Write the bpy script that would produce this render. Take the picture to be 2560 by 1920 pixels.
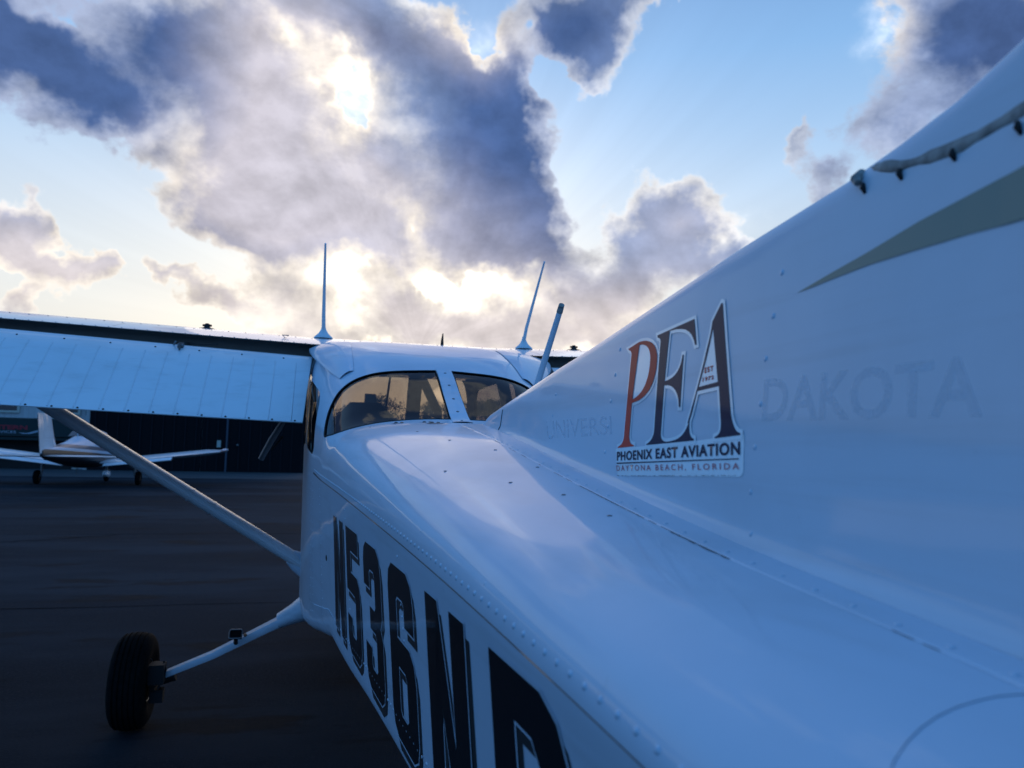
import bpy, bmesh, math, random
from mathutils import Vector, Matrix
from mathutils.geometry import delaunay_2d_cdt
for o in list(bpy.data.objects): bpy.data.objects.remove(o)
C = bpy.context.scene.collection
S = bpy.context.scene
R = math.radians
random.seed(4)

# ------------------------------------------------------------------ camera
PSI, PIT, ROLL = R(14.2), math.atan(157 / 1900), math.atan(0.0244)
CAM = Vector((-.45, 0, 1.4))
cd = bpy.data.cameras.new('camera'); cam = bpy.data.objects.new('camera', cd); C.objects.link(cam)
fw = Vector((math.sin(PSI) * math.cos(PIT), math.cos(PSI) * math.cos(PIT), math.sin(PIT)))
r0 = Vector((math.cos(PSI), -math.sin(PSI), 0)); u0 = r0.cross(fw)
rr = r0 * math.cos(ROLL) + u0 * math.sin(ROLL); uu = u0 * math.cos(ROLL) - r0 * math.sin(ROLL)
m = Matrix((rr, uu, -fw)).transposed().to_4x4(); m.translation = CAM
cam.matrix_world = m
cd.sensor_width = 36; cd.lens = 36 * 1900 / 2560; cd.clip_start = .02; cd.clip_end = 3000
cd.dof.use_dof = True; cd.dof.focus_distance = 1.7; cd.dof.aperture_fstop = 7.0
S.camera = cam
S.view_settings.view_transform = 'Standard'; S.view_settings.look = 'None'
S.view_settings.exposure = 0; S.view_settings.gamma = 1
S.render.resolution_x = 1024; S.render.resolution_y = 768
S.render.engine = 'CYCLES'
S.cycles.max_bounces = 8; S.cycles.transparent_max_bounces = 12
SUN_AZ, SUN_EL = 6.0, 13.0          # degrees from the nose towards starboard, degrees up

# ------------------------------------------------------------------ node helper
class NT:
    def __init__(s, tree): s.t = tree; s.n = tree.nodes; s.l = tree.links
    def link(s, a, b): s.l.new(a, b)
    def put(s, sock, v):
        if isinstance(v, bpy.types.NodeSocket): s.l.new(v, sock)
        elif v is not None: sock.default_value = v
    def math(s, op, a, b=None, c=None, clamp=False):
        n = s.n.new('ShaderNodeMath'); n.operation = op; n.use_clamp = clamp
        s.put(n.inputs[0], a); s.put(n.inputs[1], b); s.put(n.inputs[2], c)
        return n.outputs[0]
    def vmath(s, op, a, b=None, sc=None):
        n = s.n.new('ShaderNodeVectorMath'); n.operation = op
        s.put(n.inputs[0], a); s.put(n.inputs[1], b)
        if sc is not None: s.put(n.inputs['Scale'], sc)
        return n.outputs['Value'] if op in ('DOT_PRODUCT', 'LENGTH', 'DISTANCE') else n.outputs['Vector']
    def smooth(s, v, lo, hi, a=0.0, b=1.0):
        n = s.n.new('ShaderNodeMapRange'); n.interpolation_type = 'SMOOTHSTEP'
        s.put(n.inputs['Value'], v); s.put(n.inputs['From Min'], lo); s.put(n.inputs['From Max'], hi)
        s.put(n.inputs['To Min'], a); s.put(n.inputs['To Max'], b)
        return n.outputs['Result']
    def mix(s, f, a, b, blend='MIX'):
        n = s.n.new('ShaderNodeMix'); n.data_type = 'RGBA'; n.blend_type = blend
        s.put(n.inputs['Factor'], f)
        for k, v in (('A', a), ('B', b)):
            sock = [i for i in n.inputs if i.name == k and i.type == 'RGBA'][0]
            s.put(sock, (*v, 1) if isinstance(v, tuple) and len(v) == 3 else v)
        return [o for o in n.outputs if o.type == 'RGBA'][0]
    def noise(s, vec, scale, detail=4, rough=.5, dist=0.0, out='Fac'):
        n = s.n.new('ShaderNodeTexNoise'); s.put(n.inputs['Vector'], vec)
        n.inputs['Scale'].default_value = scale; n.inputs['Detail'].default_value = detail
        n.inputs['Roughness'].default_value = rough; n.inputs['Distortion'].default_value = dist
        return n.outputs[out] if out != 'Fac' else n.outputs[0]
    def blob(s, vec, b):
        mp = s.n.new('ShaderNodeMapping'); mp.vector_type = 'TEXTURE'
        s.put(mp.inputs['Vector'], vec)
        mp.inputs['Location'].default_value = (b[0], b[1], 0)
        mp.inputs['Rotation'].default_value = (0, 0, b[4])
        mp.inputs['Scale'].default_value = (b[2], b[3], 1)
        g = s.n.new('ShaderNodeTexGradient'); g.gradient_type = 'QUADRATIC_SPHERE'
        s.link(mp.outputs[0], g.inputs[0])
        return g.outputs[1]
    def field(s, vec, blobs):
        acc = None
        for b in blobs:
            v = s.blob(vec, b)
            acc = s.math('MULTIPLY_ADD', v, b[5], acc if acc is not None else 0.0)
        return acc
    def ramp(s, fac, stops, interp='LINEAR'):
        n = s.n.new('ShaderNodeValToRGB'); n.color_ramp.interpolation = interp
        e = n.color_ramp.elements
        while len(e) < len(stops): e.new(.5)
        for i, (p, c) in enumerate(stops): e[i].position = p; e[i].color = (*c, 1)
        s.put(n.inputs[0], fac)
        return n.outputs[0]

# ------------------------------------------------------------------ sky (world space: azimuth / elevation in degrees)
SKY_D = [(-18.544, 22.342, 11.565, 6.003, -0.425, 1.5), (-13.431, 20.089, 5.97, 3.694, -0.756, 0.8), (-24.338, 23.611, 9.616, 8.61, -0.077, 1.4), (-11.584, 26.332, 15.195, 7.335, -0.118, 1.3), (-5.92, 21.372, 10.929, 9.97, -0.555, 1.2), (-5.091, 16.393, 9.12, 7.425, -0.057, 1.1), (0.054, 15.534, 14.061, 5.456, -0.049, 1.1), (3.992, 20.07, 12.467, 9.414, -0.247, 1.0), (11.547, 22.995, 10.333, 11.513, 0.112, 1.5), (13.592, 16.601, 8.223, 5.596, -0.305, 1.1), (4.829, 28.575, 16.008, 6.009, -0.203, 1.1), (-2.402, 29.193, 15.632, 5.275, 0.072, 0.8), (10.537, 15.922, 8.627, 3.718, -0.044, 0.8), (-5.579, 15.236, 7.038, 3.866, 0.114, 0.8), (17.252, 31.316, 6.844, 4.646, -0.007, 1.1), (20.426, 29.309, 6.361, 4.784, -0.029, 1.2), (23.179, 31.15, 7.884, 2.769, -0.053, 0.9), (19.854, 26.792, 3.172, 2.651, -0.022, 0.5), (26.233, 30.72, 4.641, 2.149, -0.077, 0.4), (47.591, 26.453, 13.12, 7.889, -0.548, 1.6), (41.863, 21.255, 8.362, 5.045, -0.718, 0.62), (37.274, 20.608, 4.121, 3.248, -0.283, 0.42), (35.15, 22.651, 2.094, 3.94, -0.114, 0.5), (38.03, 18.183, 3.809, 2.575, -0.608, 0.6), (34.047, 21.476, 2.117, 2.009, -0.101, 0.3), (24.872, 15.446, 8.389, 7.31, -0.194, 1.3), (20.427, 11.413, 10.009, 6.461, 0.173, 1.2), (26.334, 17.667, 5.279, 3.957, -0.04, 0.9), (28.683, 14.185, 5.953, 3.967, -0.379, 0.8), (30.961, 13.526, 3.545, 1.832, 0.31, 0.7), (17.668, 12.873, 5.073, 3.404, 0.009, 0.7), (-19.629, 12.924, 4.062, 3.825, -0.236, 1.5), (-17.986, 11.182, 5.644, 3.243, -0.359, 1.5), (-15.676, 10.475, 3.242, 2.003, -0.167, 1.1), (-18.23, 8.222, 3.65, 1.787, 0.117, 0.9), (-16.786, 13.404, 1.731, 1.965, -0.434, 0.55), (-11.099, 10.631, 4.156, 1.565, -0.268, 0.9), (-7.94, 9.302, 5.698, 1.427, -0.245, 0.8), (-12.99, 13.201, 1.236, 1.193, -0.242, 0.3), (6.183, 10.145, 9.907, 6.483, -0.387, 1.15), (2.475, 13.728, 6.721, 3.36, -0.274, 0.7), (13.167, 9.512, 7.405, 4.222, -0.146, 1.0), (-3.147, 10.99, 9.317, 6.193, 0.082, 0.65), (-0.75, 7.994, 10.928, 2.978, -0.028, 0.6), (9.259, 8.189, 10.057, 2.683, 0.036, 0.7), (19.258, 9.026, 7.733, 2.677, -0.163, 0.9), (0.825, 23.947, 2.487, 4.329, 0.335, -1.15), (1.346, 25.435, 2.299, 2.639, 0.107, -0.5), (-4.3, 27.202, 4.562, 2.971, -0.154, -0.6), (10.689, 29.716, 4.42, 2.859, 0.043, -0.9), (15.548, 30.341, 2.417, 2.837, 0.006, -0.5), (13.068, 24.125, 7.179, 8.267, 0.026, 0.9), (14.449, 19.194, 6.331, 7.982, 0.019, 0.9), (17.509, 27.334, 2.796, 3.958, -0.006, -0.8), (8.206, 12.605, 13.974, 2.074, 0.045, -0.75), (-1.49, 11.698, 7.294, 2.198, 0.079, -0.35), (-18.58, 25.769, 3.49, 1.851, -0.276, -0.5), (5.353, 16.227, 2.31, 3.307, 0.559, -0.5)]
SKY_W = [(-2.665, 23.653, 11.507, 11.624, -0.362, 1.7), (-5.697, 17.408, 11.3, 7.953, 0.125, 1.8), (3.168, 18.334, 12.627, 7.885, 0.079, 1.0), (6.129, 11.619, 21.527, 11.31, 0.051, 1.5), (-19.085, 11.268, 9.346, 7.071, -0.05, 1.5), (-10.512, 9.196, 12.916, 5.601, -0.091, 1.3), (39.197, 27.71, 4.687, 5.085, -0.17, 1.6), (10.072, 29.438, 8.023, 4.463, 0.048, 1.2), (20.755, 9.634, 16.151, 6.097, 0.004, 1.1), (26.636, 16.53, 9.764, 7.247, -0.038, 0.7), (-4.032, 27.489, 11.618, 6.59, -0.154, 0.9), (1.291, 7.235, 29.64, 7.513, 0.053, 0.9)]
SKY_K = [(-18.765, 22.287, 12.853, 8.826, -0.425, 2.0), (-25.216, 22.467, 15.142, 13.546, 0.307, 2.0), (-13.187, 20.136, 5.995, 5.053, -0.558, 1.3), (19.783, 30.31, 11.976, 7.226, -0.026, 1.0), (45.741, 24.844, 16.644, 14.056, -0.208, 1.8), (13.076, 23.857, 11.163, 14.513, 0.026, 1.9), (13.592, 16.601, 10.573, 8.208, -0.305, 1.7), (37.268, 20.091, 6.748, 6.642, -0.114, 0.8), (-3.872, 14.313, 11.814, 4.642, 0.101, 1.5), (-7.17, 19.348, 5.064, 12.156, -0.203, 1.6), (-11.486, 24.916, 13.12, 6.55, -0.222, 1.0), (3.308, 28.43, 11.317, 3.003, -0.194, 1.0), (5.353, 16.227, 7.718, 4.034, 0.063, 0.5), (-12.14, 26.917, 10.963, 4.749, 0.217, 0.7), (23.721, 11.697, 9.88, 3.757, -0.01, 0.5)]
SKY_G = [(1.128, 25.024, 3.632, 3.645, 0.108, 2.3), (-0.742, 25.703, 3.901, 3.847, -0.353, 1.0), (-4.3, 27.202, 4.494, 2.515, -0.237, 0.9), (6.053, 13.667, 6.527, 2.999, -0.114, 0.55), (10.968, 11.83, 4.643, 2.683, -0.479, 0.75), (18.653, 9.02, 3.46, 5.009, 0.618, 1.4), (17.399, 11.092, 4.673, 3.43, 0.012, 0.8), (10.699, 29.468, 4.328, 2.3, 0.323, 0.5), (39.456, 27.666, 2.668, 3.286, -0.172, 0.7), (30.112, 15.535, 3.544, 2.208, 0.477, 0.9), (26.652, 13.965, 3.398, 1.825, -0.704, 0.5), (1.864, 14.258, 4.519, 1.836, 0.075, 0.45), (-5.149, 17.477, 5.686, 4.161, 0.123, 0.15), (6.998, 12.547, 20.094, 8.278, 0.049, 0.12), (-2.014, 10.796, 3.261, 2.2, 0.077, 0.15), (-19.085, 11.268, 4.119, 3.213, -0.256, 0.2), (1.204, 22.265, 1.528, 3.065, 0.411, 0.5)]

w = bpy.data.worlds.new('World'); S.world = w; w.use_nodes = True
t = NT(w.node_tree); t.n.clear()
out = t.n.new('ShaderNodeOutputWorld'); bg = t.n.new('ShaderNodeBackground')
tc = t.n.new('ShaderNodeTexCoord'); D = t.vmath('NORMALIZE', tc.outputs['Generated'])
sp = t.n.new('ShaderNodeSeparateXYZ'); t.link(D, sp.inputs[0])
az = t.math('MULTIPLY', t.math('ARCTAN2', sp.outputs[0], sp.outputs[1]), 57.29578)
el = t.math('MULTIPLY', t.math('ARCSINE', sp.outputs[2]), 57.29578)
cb = t.n.new('ShaderNodeCombineXYZ'); t.link(az, cb.inputs[0]); t.link(el, cb.inputs[1])
wn = t.noise(D, 5.5, 5, .6, 0, 'Color')
wv = t.vmath('MULTIPLY', t.vmath('SUBTRACT', wn, (.5, .5, .5)), (13.0, 10.0, 0))
wn2 = t.noise(D, 24, 4, .6, 0, 'Color')
wv2 = t.vmath('MULTIPLY', t.vmath('SUBTRACT', wn2, (.5, .5, .5)), (3.2, 2.6, 0))
V = t.vmath('ADD', t.vmath('ADD', cb.outputs[0], wv), wv2)
V2 = t.vmath('ADD', cb.outputs[0], t.vmath('SCALE', wv, None, .5))
dens = t.field(V, SKY_D)
warm = t.field(V2, SKY_W)
dark = t.field(V2, SKY_K)
glow = t.field(V, SKY_G)
flat = t.vmath('MULTIPLY', D, (1, 1, 1.35))
n1 = t.noise(flat, 7.0, 10, .60, .15)
sund = Vector((math.sin(R(SUN_AZ)) * math.cos(R(SUN_EL)), math.cos(R(SUN_AZ)) * math.cos(R(SUN_EL)), math.sin(R(SUN_EL))))
n2 = t.noise(t.vmath('ADD', flat, (0.0, 0.0, .028)), 7.0, 7, .60, .15)
n3 = t.noise(flat, 17.0, 9, .58, .25)
# the part of the sky away from the sunset: broken grey-blue cloud
away = t.math('MULTIPLY', t.smooth(el, 31, 50), .62)
side = t.math('MULTIPLY', t.math('MAXIMUM', t.smooth(az, 52, 75), t.smooth(az, -32, -60)), .50)
bigA = t.noise(D, 2.6, 3, .5)
amb = t.math('MULTIPLY', t.math('MAXIMUM', away, side), t.smooth(bigA, .40, .62, .1, 1.0))
base = t.math('ADD', dens, amb)
base = t.math('MULTIPLY', base, t.smooth(el, -1, 2))
d1 = t.math('MULTIPLY_ADD', t.math('SUBTRACT', n1, .5), 1.05, base)
lowc = t.math('MULTIPLY_ADD', t.smooth(el, 15.5, 9.5), .50, .42)
d1 = t.math('MULTIPLY_ADD', t.math('SUBTRACT', n3, .5), lowc, d1)
alpha = t.smooth(d1, .22, .42)
thick = t.smooth(d1, .30, 1.0)
relief = t.math('SUBTRACT', n2, n1)
relief = t.math('MULTIPLY_ADD', t.math('SUBTRACT', n3, .5), -.12, relief)
# clear sky
esc = t.math('DIVIDE', el, 90.0)
clear = t.ramp(esc, [(0.0, (.66, .60, .52)), (.06, (.66, .67, .66)), (.13, (.54, .66, .78)), (.22, (.38, .58, .84)), (.31, (.20, .44, .80)), (.45, (.07, .20, .52)), (1.0, (.035, .105, .33))])
nis = t.n.new('ShaderNodeTexSky'); nis.sky_type = 'NISHITA'; nis.sun_disc = False
nis.sun_elevation = R(SUN_EL); nis.sun_rotation = R(SUN_AZ)
nisc = t.vmath('SCALE', nis.outputs[0], None, .032)
sdot = t.vmath('DOT_PRODUCT', D, tuple(sund))
near = t.smooth(sdot, .55, 1.0)
near2 = t.smooth(sdot, .93, 1.0)
far = t.smooth(sdot, .76, .42)
clear = t.mix(far, clear, (.032, .28, .80))
clear = t.vmath('ADD', t.vmath('SCALE', clear, None, .90), nisc)
clear = t.mix(t.math('MULTIPLY', t.smooth(el, 24, 4), t.math('MULTIPLY', near, .6)), clear, (.86, .80, .72))
# clouds
core = t.mix(t.math('MINIMUM', dark, 1.0), (.225, .315, .540), (.072, .135, .325))

core = t.mix(t.math('MINIMUM', t.math('MULTIPLY', warm, .75), .85), core, (.70, .655, .71))
low = t.math('MULTIPLY', t.smooth(el, 15.5, 8.5), t.smooth(sdot, .72, .95))
core = t.mix(t.math('MULTIPLY', low, .85), core, (.74, .66, .64))
core = t.mix(t.math('MULTIPLY', far, .85), core, (.028, .20, .56))
rim = t.mix(t.math('MINIMUM', dark, 1.0), (.62, .72, .88), (.20, .32, .60))
rim = t.mix(t.math('MINIMUM', t.math('ADD', warm, t.math('MULTIPLY', near, .30)), 1.0), rim, (.93, .85, .77))
rim = t.mix(t.math('MULTIPLY', far, .85), rim, (.055, .31, .76))
cc = t.mix(thick, rim, core)
rel = t.math('MULTIPLY_ADD', relief, 1.45, 1.0)
rel = t.math('MINIMUM', t.math('MAXIMUM', rel, .80), 1.16)
cc = t.vmath('SCALE', cc, None, rel)
sky = t.mix(alpha, clear, cc)
gl = t.math('MULTIPLY', glow, t.smooth(n3, .34, .64, .10, .95))
gl = t.math('MULTIPLY', gl, t.smooth(d1, 1.05, .35, .12, .80))
band = t.math('MULTIPLY', t.smooth(d1, .20, .34), t.smooth(d1, .56, .36))
lining = t.math('MULTIPLY', t.math('MULTIPLY', band, t.smooth(sdot, .80, .97)), t.math('SUBTRACT', 1.0, t.math('MINIMUM', dark, .9)))
gl = t.math('MULTIPLY_ADD', lining, .10, gl)
sky = t.vmath('ADD', sky, t.vmath('SCALE', (1.0, .88, .68), None, gl))
# crepuscular rays fanning up from behind the cloud
rx = t.math('SUBTRACT', az, SUN_AZ + 1.0); ry = t.math('SUBTRACT', el, SUN_EL - 6)
ang = t.math('ARCTAN2', rx, ry)
rcx = t.n.new('ShaderNodeCombineXYZ'); t.link(t.math('MULTIPLY', ang, 5.0), rcx.inputs[0])
rays = t.noise(rcx.outputs[0], 1.0, 3, .6)
rayv = t.math('MULTIPLY', t.smooth(rays, .30, .70, -.5, .5), t.math('MULTIPLY', t.smooth(sdot, .80, .95), .10))
sky = t.vmath('SCALE', sky, None, t.math('ADD', rayv, 1.0))
# below the horizon: dull ground glow
sky = t.mix(t.smooth(el, -.3, -1.5), sky, (.05, .06, .08))
t.put(bg.inputs['Color'], sky); bg.inputs['Strength'].default_value = 1.0
t.link(bg.outputs[0], out.inputs[0])
w.cycles.sampling_method = 'MANUAL'; w.cycles.sample_map_resolution = 512

# the sun, veiled by the big cloud ahead of the nose
sl = bpy.data.lights.new('sun', 'SUN'); sl.energy = .20; sl.angle = R(30); sl.color = (1, .80, .60)
so = bpy.data.objects.new('sun', sl); C.objects.link(so)
so.rotation_euler = (R(90 - SUN_EL), 0, R(180 - SUN_AZ)); so.location = (0, 0, 20)
#so points from the sun towards the airplane
so.rotation_euler = (-sund).to_track_quat('-Z', 'Y').to_euler()

# ------------------------------------------------------------------ materials
def mat(name, col, rough=.5, metal=0.0, coat=0.0, spec=.5, build=None):
    m = bpy.data.materials.new(name); m.use_nodes = True
    b = m.node_tree.nodes['Principled BSDF']
    b.inputs['Base Color'].default_value = (*col, 1); b.inputs['Roughness'].default_value = rough
    b.inputs['Metallic'].default_value = metal; b.inputs['Coat Weight'].default_value = coat
    b.inputs['Coat Roughness'].default_value = .04; b.inputs['Specular IOR Level'].default_value = spec
    if build: build(NT(m.node_tree), b)
    return m
def paint_nodes(col, dirt, ro):
    def f(t, b):
        tc = t.n.new('ShaderNodeTexCoord'); P = tc.outputs['Object']
        n = t.noise(P, 2.3, 6, .6); n2 = t.noise(P, 34, 4, .6)
        st = t.noise(t.vmath('MULTIPLY', P, (6, 1.2, 30)), 1.0, 4, .6)
        f1 = t.math('MULTIPLY', t.smooth(n, .45, .75), .45)
        f2 = t.math('MULTIPLY', t.smooth(st, .48, .78), .55)
        c = t.mix(t.math('ADD', f1, f2), col, dirt)
        sp = t.smooth(n2, .69, .74)
        c = t.mix(t.math('MULTIPLY', sp, .25), c, dirt)
        t.put(b.inputs['Base Color'], c)
        t.put(b.inputs['Roughness'], t.smooth(n, .3, .8, ro, ro + .15))
        t.put(b.inputs['Coat Roughness'], t.smooth(st, .35, .8, .03, .10))
        bp = t.n.new('ShaderNodeBump'); bp.inputs['Strength'].default_value = .09; bp.inputs['Distance'].default_value = .02
        t.link(t.noise(t.vmath('MULTIPLY', P, (1, .6, 1)), 4.0, 2, .45), bp.inputs['Height'])
        t.link(bp.outputs[0], b.inputs['Coat Normal']); 
    return f
M = {}
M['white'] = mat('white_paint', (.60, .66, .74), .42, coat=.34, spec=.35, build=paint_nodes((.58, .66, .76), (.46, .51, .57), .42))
M['seamgrey'] = mat('seam_shade', (.20, .23, .28), .6)
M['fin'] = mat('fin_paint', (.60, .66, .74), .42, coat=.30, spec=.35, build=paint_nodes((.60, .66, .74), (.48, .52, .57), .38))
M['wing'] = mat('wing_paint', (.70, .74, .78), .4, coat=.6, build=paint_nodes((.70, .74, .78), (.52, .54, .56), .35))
M['sticker'] = mat('sticker_white', (.90, .92, .92), .3, coat=.7)
M['red'] = mat('logo_red', (.74, .065, .040), .5, coat=.10, spec=.1)
M['navy'] = mat('logo_navy', (.008, .014, .050), .45, coat=.13, spec=.1)
M['smallred'] = mat('text_red', (.50, .04, .06), .35, coat=.6)
M['black'] = mat('registration_black', (.007, .008, .011), .35, coat=.3, spec=.3)
M['shadowgrey'] = mat('registration_grey', (.030, .034, .036), .4, coat=.6)
def worn(t, b):      # the thin film left by removed letters: mostly see-through
    o = t.n['Material Output']; tr = t.n.new('ShaderNodeBsdfTransparent'); mx = t.n.new('ShaderNodeMixShader')
    n = t.noise(t.n.new('ShaderNodeTexCoord').outputs['Object'], 30, 4, .6)
    t.put(mx.inputs[0], t.smooth(n, .3, .7, .18, .55)); t.link(tr.outputs[0], mx.inputs[1]); t.link(b.outputs[0], mx.inputs[2]); t.link(mx.outputs[0], o.inputs[0])
M['stripe'] = mat('stripe_sage', (.17, .225, .18), .45, coat=.25)
M['ghost'] = mat('faded_lettering', (.70, .76, .83), .42, coat=.30, spec=.35)
M['seal'] = mat('aged_sealant', (.16, .14, .115), .7, build=lambda t, b: t.put(b.inputs['Base Color'], t.ramp(t.noise(t.n.new('ShaderNodeTexCoord').outputs['Object'], 55, 5, .6), [(.35, (.13, .12, .11)), (.6, (.34, .32, .29))])))
M['gap'] = mat('dark_gap', (.012, .012, .013), .8)
M['crack'] = mat('chipped_seam', (.03, .022, .018), .8)
M['steel'] = mat('worn_steel', (.20, .20, .21), .45, metal=.8)
M['darksteel'] = mat('dark_fitting', (.009, .009, .010), .75, metal=.1)
def rubber(t, b):
    n = t.noise(t.n.new('ShaderNodeTexCoord').outputs['Object'], 40, 5, .6)
    t.put(b.inputs['Base Color'], t.ramp(n, [(.3, (.004, .004, .0045)), (.75, (.010, .010, .011))]))
M['rubber'] = mat('tyre_rubber', (.012, .012, .012), .9, spec=.08, build=rubber)
M['cove'] = mat('flap_cove_grey', (.22, .205, .19), .75)  # one even grey, darker than the wing skin
M['antenna'] = mat('antenna_fibreglass', (.68, .72, .76), .4, coat=.3)
M['liner'] = mat('cabin_liner', (.055, .05, .05), .8)
M['seat'] = mat('seat_cloth', (.018, .022, .04), .8)
M['plastic'] = mat('dark_plastic', (.015, .015, .018), .5)
def glass(name, tint, refl):
    m = bpy.data.materials.new(name); m.use_nodes = True; t = NT(m.node_tree); t.n.clear()
    o = t.n.new('ShaderNodeOutputMaterial'); tr = t.n.new('ShaderNodeBsdfTransparent'); gl = t.n.new('ShaderNodeBsdfGlossy')
    tr.inputs[0].default_value = (*tint, 1); gl.inputs['Roughness'].default_value = .02
    fr = t.n.new('ShaderNodeFresnel'); fr.inputs[0].default_value = 1.45
    mx = t.n.new('ShaderNodeMixShader'); t.link(t.math('MULTIPLY', fr.outputs[0], refl), mx.inputs[0])
    t.link(tr.outputs[0], mx.inputs[1]); t.link(gl.outputs[0], mx.inputs[2]); t.link(mx.outputs[0], o.inputs[0])
    return m
M['glass'] = glass('tinted_window', (.46, .43, .44), .7)
M['shield'] = glass('windshield_glass', (.90, .84, .70), .6)

worn(NT(M['ghost'].node_tree), M['ghost'].node_tree.nodes['Principled BSDF'])
# ------------------------------------------------------------------ object helpers
def empty(name, loc=(0, 0, 0), rz=0):
    o = bpy.data.objects.new(name, None); C.objects.link(o); o.location = loc; o.rotation_euler = (0, 0, rz); o.empty_display_size = .3
    return o
def tag(o, label, cat, group=None):
    o['label'] = label; o['category'] = cat
    if group: o['group'] = group
    return o
def struct(o): o['kind'] = 'structure'; return o
class MB:
    def __init__(s): s.v = []; s.f = []; s.m = []
    def add(s, vs, fs, mi=0):
        b = len(s.v); s.v += [tuple(v) for v in vs]; s.f += [tuple(b + i for i in f) for f in fs]; s.m += [mi] * len(fs); return s
    def box(s, c, d, rot=None, mi=0):
        vs = [Vector((x * d[0] / 2, y * d[1] / 2, z * d[2] / 2)) for x in (-1, 1) for y in (-1, 1) for z in (-1, 1)]
        if rot is not None: vs = [rot @ v for v in vs]
        vs = [v + Vector(c) for v in vs]
        return s.add(vs, [(0, 1, 3, 2), (4, 6, 7, 5), (0, 4, 5, 1), (2, 3, 7, 6), (0, 2, 6, 4), (1, 5, 7, 3)], mi)
    def grid(s, rows, closed=False, caps=False, mi=0):
        n = len(rows[0]); vs = [p for r in rows for p in r]; fs = []
        for i in range(len(rows) - 1):
            for j in range(n if closed else n - 1):
                k = (j + 1) % n
                fs.append((i * n + j, i * n + k, (i + 1) * n + k, (i + 1) * n + j))
        if caps:
            fs.append(tuple(range(n))[::-1]); fs.append(tuple((len(rows) - 1) * n + j for j in range(n)))
        return s.add(vs, fs, mi)
    def tube(s, pts, rad, seg=12, caps=True, flat=None, mi=0):
        # flat = (unit vector, factor): squash factor along the other direction
        rows = []
        pts = [Vector(p) for p in pts]
        if not hasattr(rad, '__len__'): rad = [rad] * len(pts)
        for i, p in enumerate(pts):
            d = (pts[min(i + 1, len(pts) - 1)] - pts[max(i - 1, 0)]).normalized()
            if flat: a = Vector(flat[0]); a = (a - d * a.dot(d)).normalized()
            else: a = d.orthogonal().normalized() if abs(d.z) > .9 or i == 0 and False else Vector((0, 0, 1)).cross(d).normalized() if abs(d.z) < .95 else Vector((1, 0, 0)).cross(d).normalized()
            b = d.cross(a)
            k = flat[1] if flat else 1
            rows.append([p + a * math.cos(2 * math.pi * j / seg) * rad[i] * k + b * math.sin(2 * math.pi * j / seg) * rad[i] for j in range(seg)])
        return s.grid(rows, True, caps, mi)
    def lathe(s, prof, c, axis='X', seg=40, mi=0):
        rows = []
        for a, r in prof:
            ring = []
            for j in range(seg):
                q = 2 * math.pi * j / seg
                p = {'X': (a, r * math.cos(q), r * math.sin(q)), 'Y': (r * math.cos(q), a, r * math.sin(q)), 'Z': (r * math.cos(q), r * math.sin(q), a)}[axis]
                ring.append(Vector(p) + Vector(c))
            rows.append(ring)
        return s.grid(rows, True, True, mi)
    def ball(s, c, r, seg=12, rings=8, mi=0):
        r = (r, r, r) if not hasattr(r, '__len__') else r
        rows = []
        for i in range(1, rings):
            a = math.pi * i / rings
            rows.append([Vector((c[0] + r[0] * math.sin(a) * math.cos(2 * math.pi * j / seg), c[1] + r[1] * math.sin(a) * math.sin(2 * math.pi * j / seg), c[2] + r[2] * math.cos(a))) for j in range(seg)])
        return s.grid(rows, True, True, mi)
    def dome(s, p, n, r, h, seg=8, mi=0):
        n = Vector(n).normalized(); a = n.orthogonal().normalized(); b = n.cross(a); p = Vector(p)
        rows = [[p + (a * math.cos(2 * math.pi * j / seg) + b * math.sin(2 * math.pi * j / seg)) * r * math.cos(q) + n * h * math.sin(q) for j in range(seg)] for q in (0, .55, 1.1)]
        return s.grid(rows, True, True, mi)
    def build(s, name, mats, parent=None, smooth=True, angle=40, fix=True):
        me = bpy.data.meshes.new(name)
        me.from_pydata([tuple(v) for v in s.v], [], s.f); 
        if not isinstance(mats, (list, tuple)): mats = [mats]
        for mm in mats: me.materials.append(mm)
        me.polygons.foreach_set('material_index', s.m)
        if fix:
            bm = bmesh.new(); bm.from_mesh(me); bmesh.ops.recalc_face_normals(bm, faces=bm.faces); bm.to_mesh(me); bm.free()
        me.polygons.foreach_set('use_smooth', [smooth] * len(me.polygons))
        me.update()
        if smooth and angle: me.set_sharp_from_angle(angle=R(angle))
        o = bpy.data.objects.new(name, me); C.objects.link(o)
        if parent: o.parent = parent
        return o
def absorb(parent, child):
    # rivets and the like are surface pattern: they go into their part's own mesh
    me = parent.data; base = len(me.materials)
    for mm in child.data.materials: me.materials.append(mm)
    bm = bmesh.new(); bm.from_mesh(me); n0 = len(bm.faces)
    bm2 = child.data.copy()
    bm.from_mesh(bm2); bm.faces.ensure_lookup_table()
    for f in bm.faces[n0:]: f.material_index += base
    bm.to_mesh(me); bm.free(); bpy.data.objects.remove(child); return parent
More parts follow.
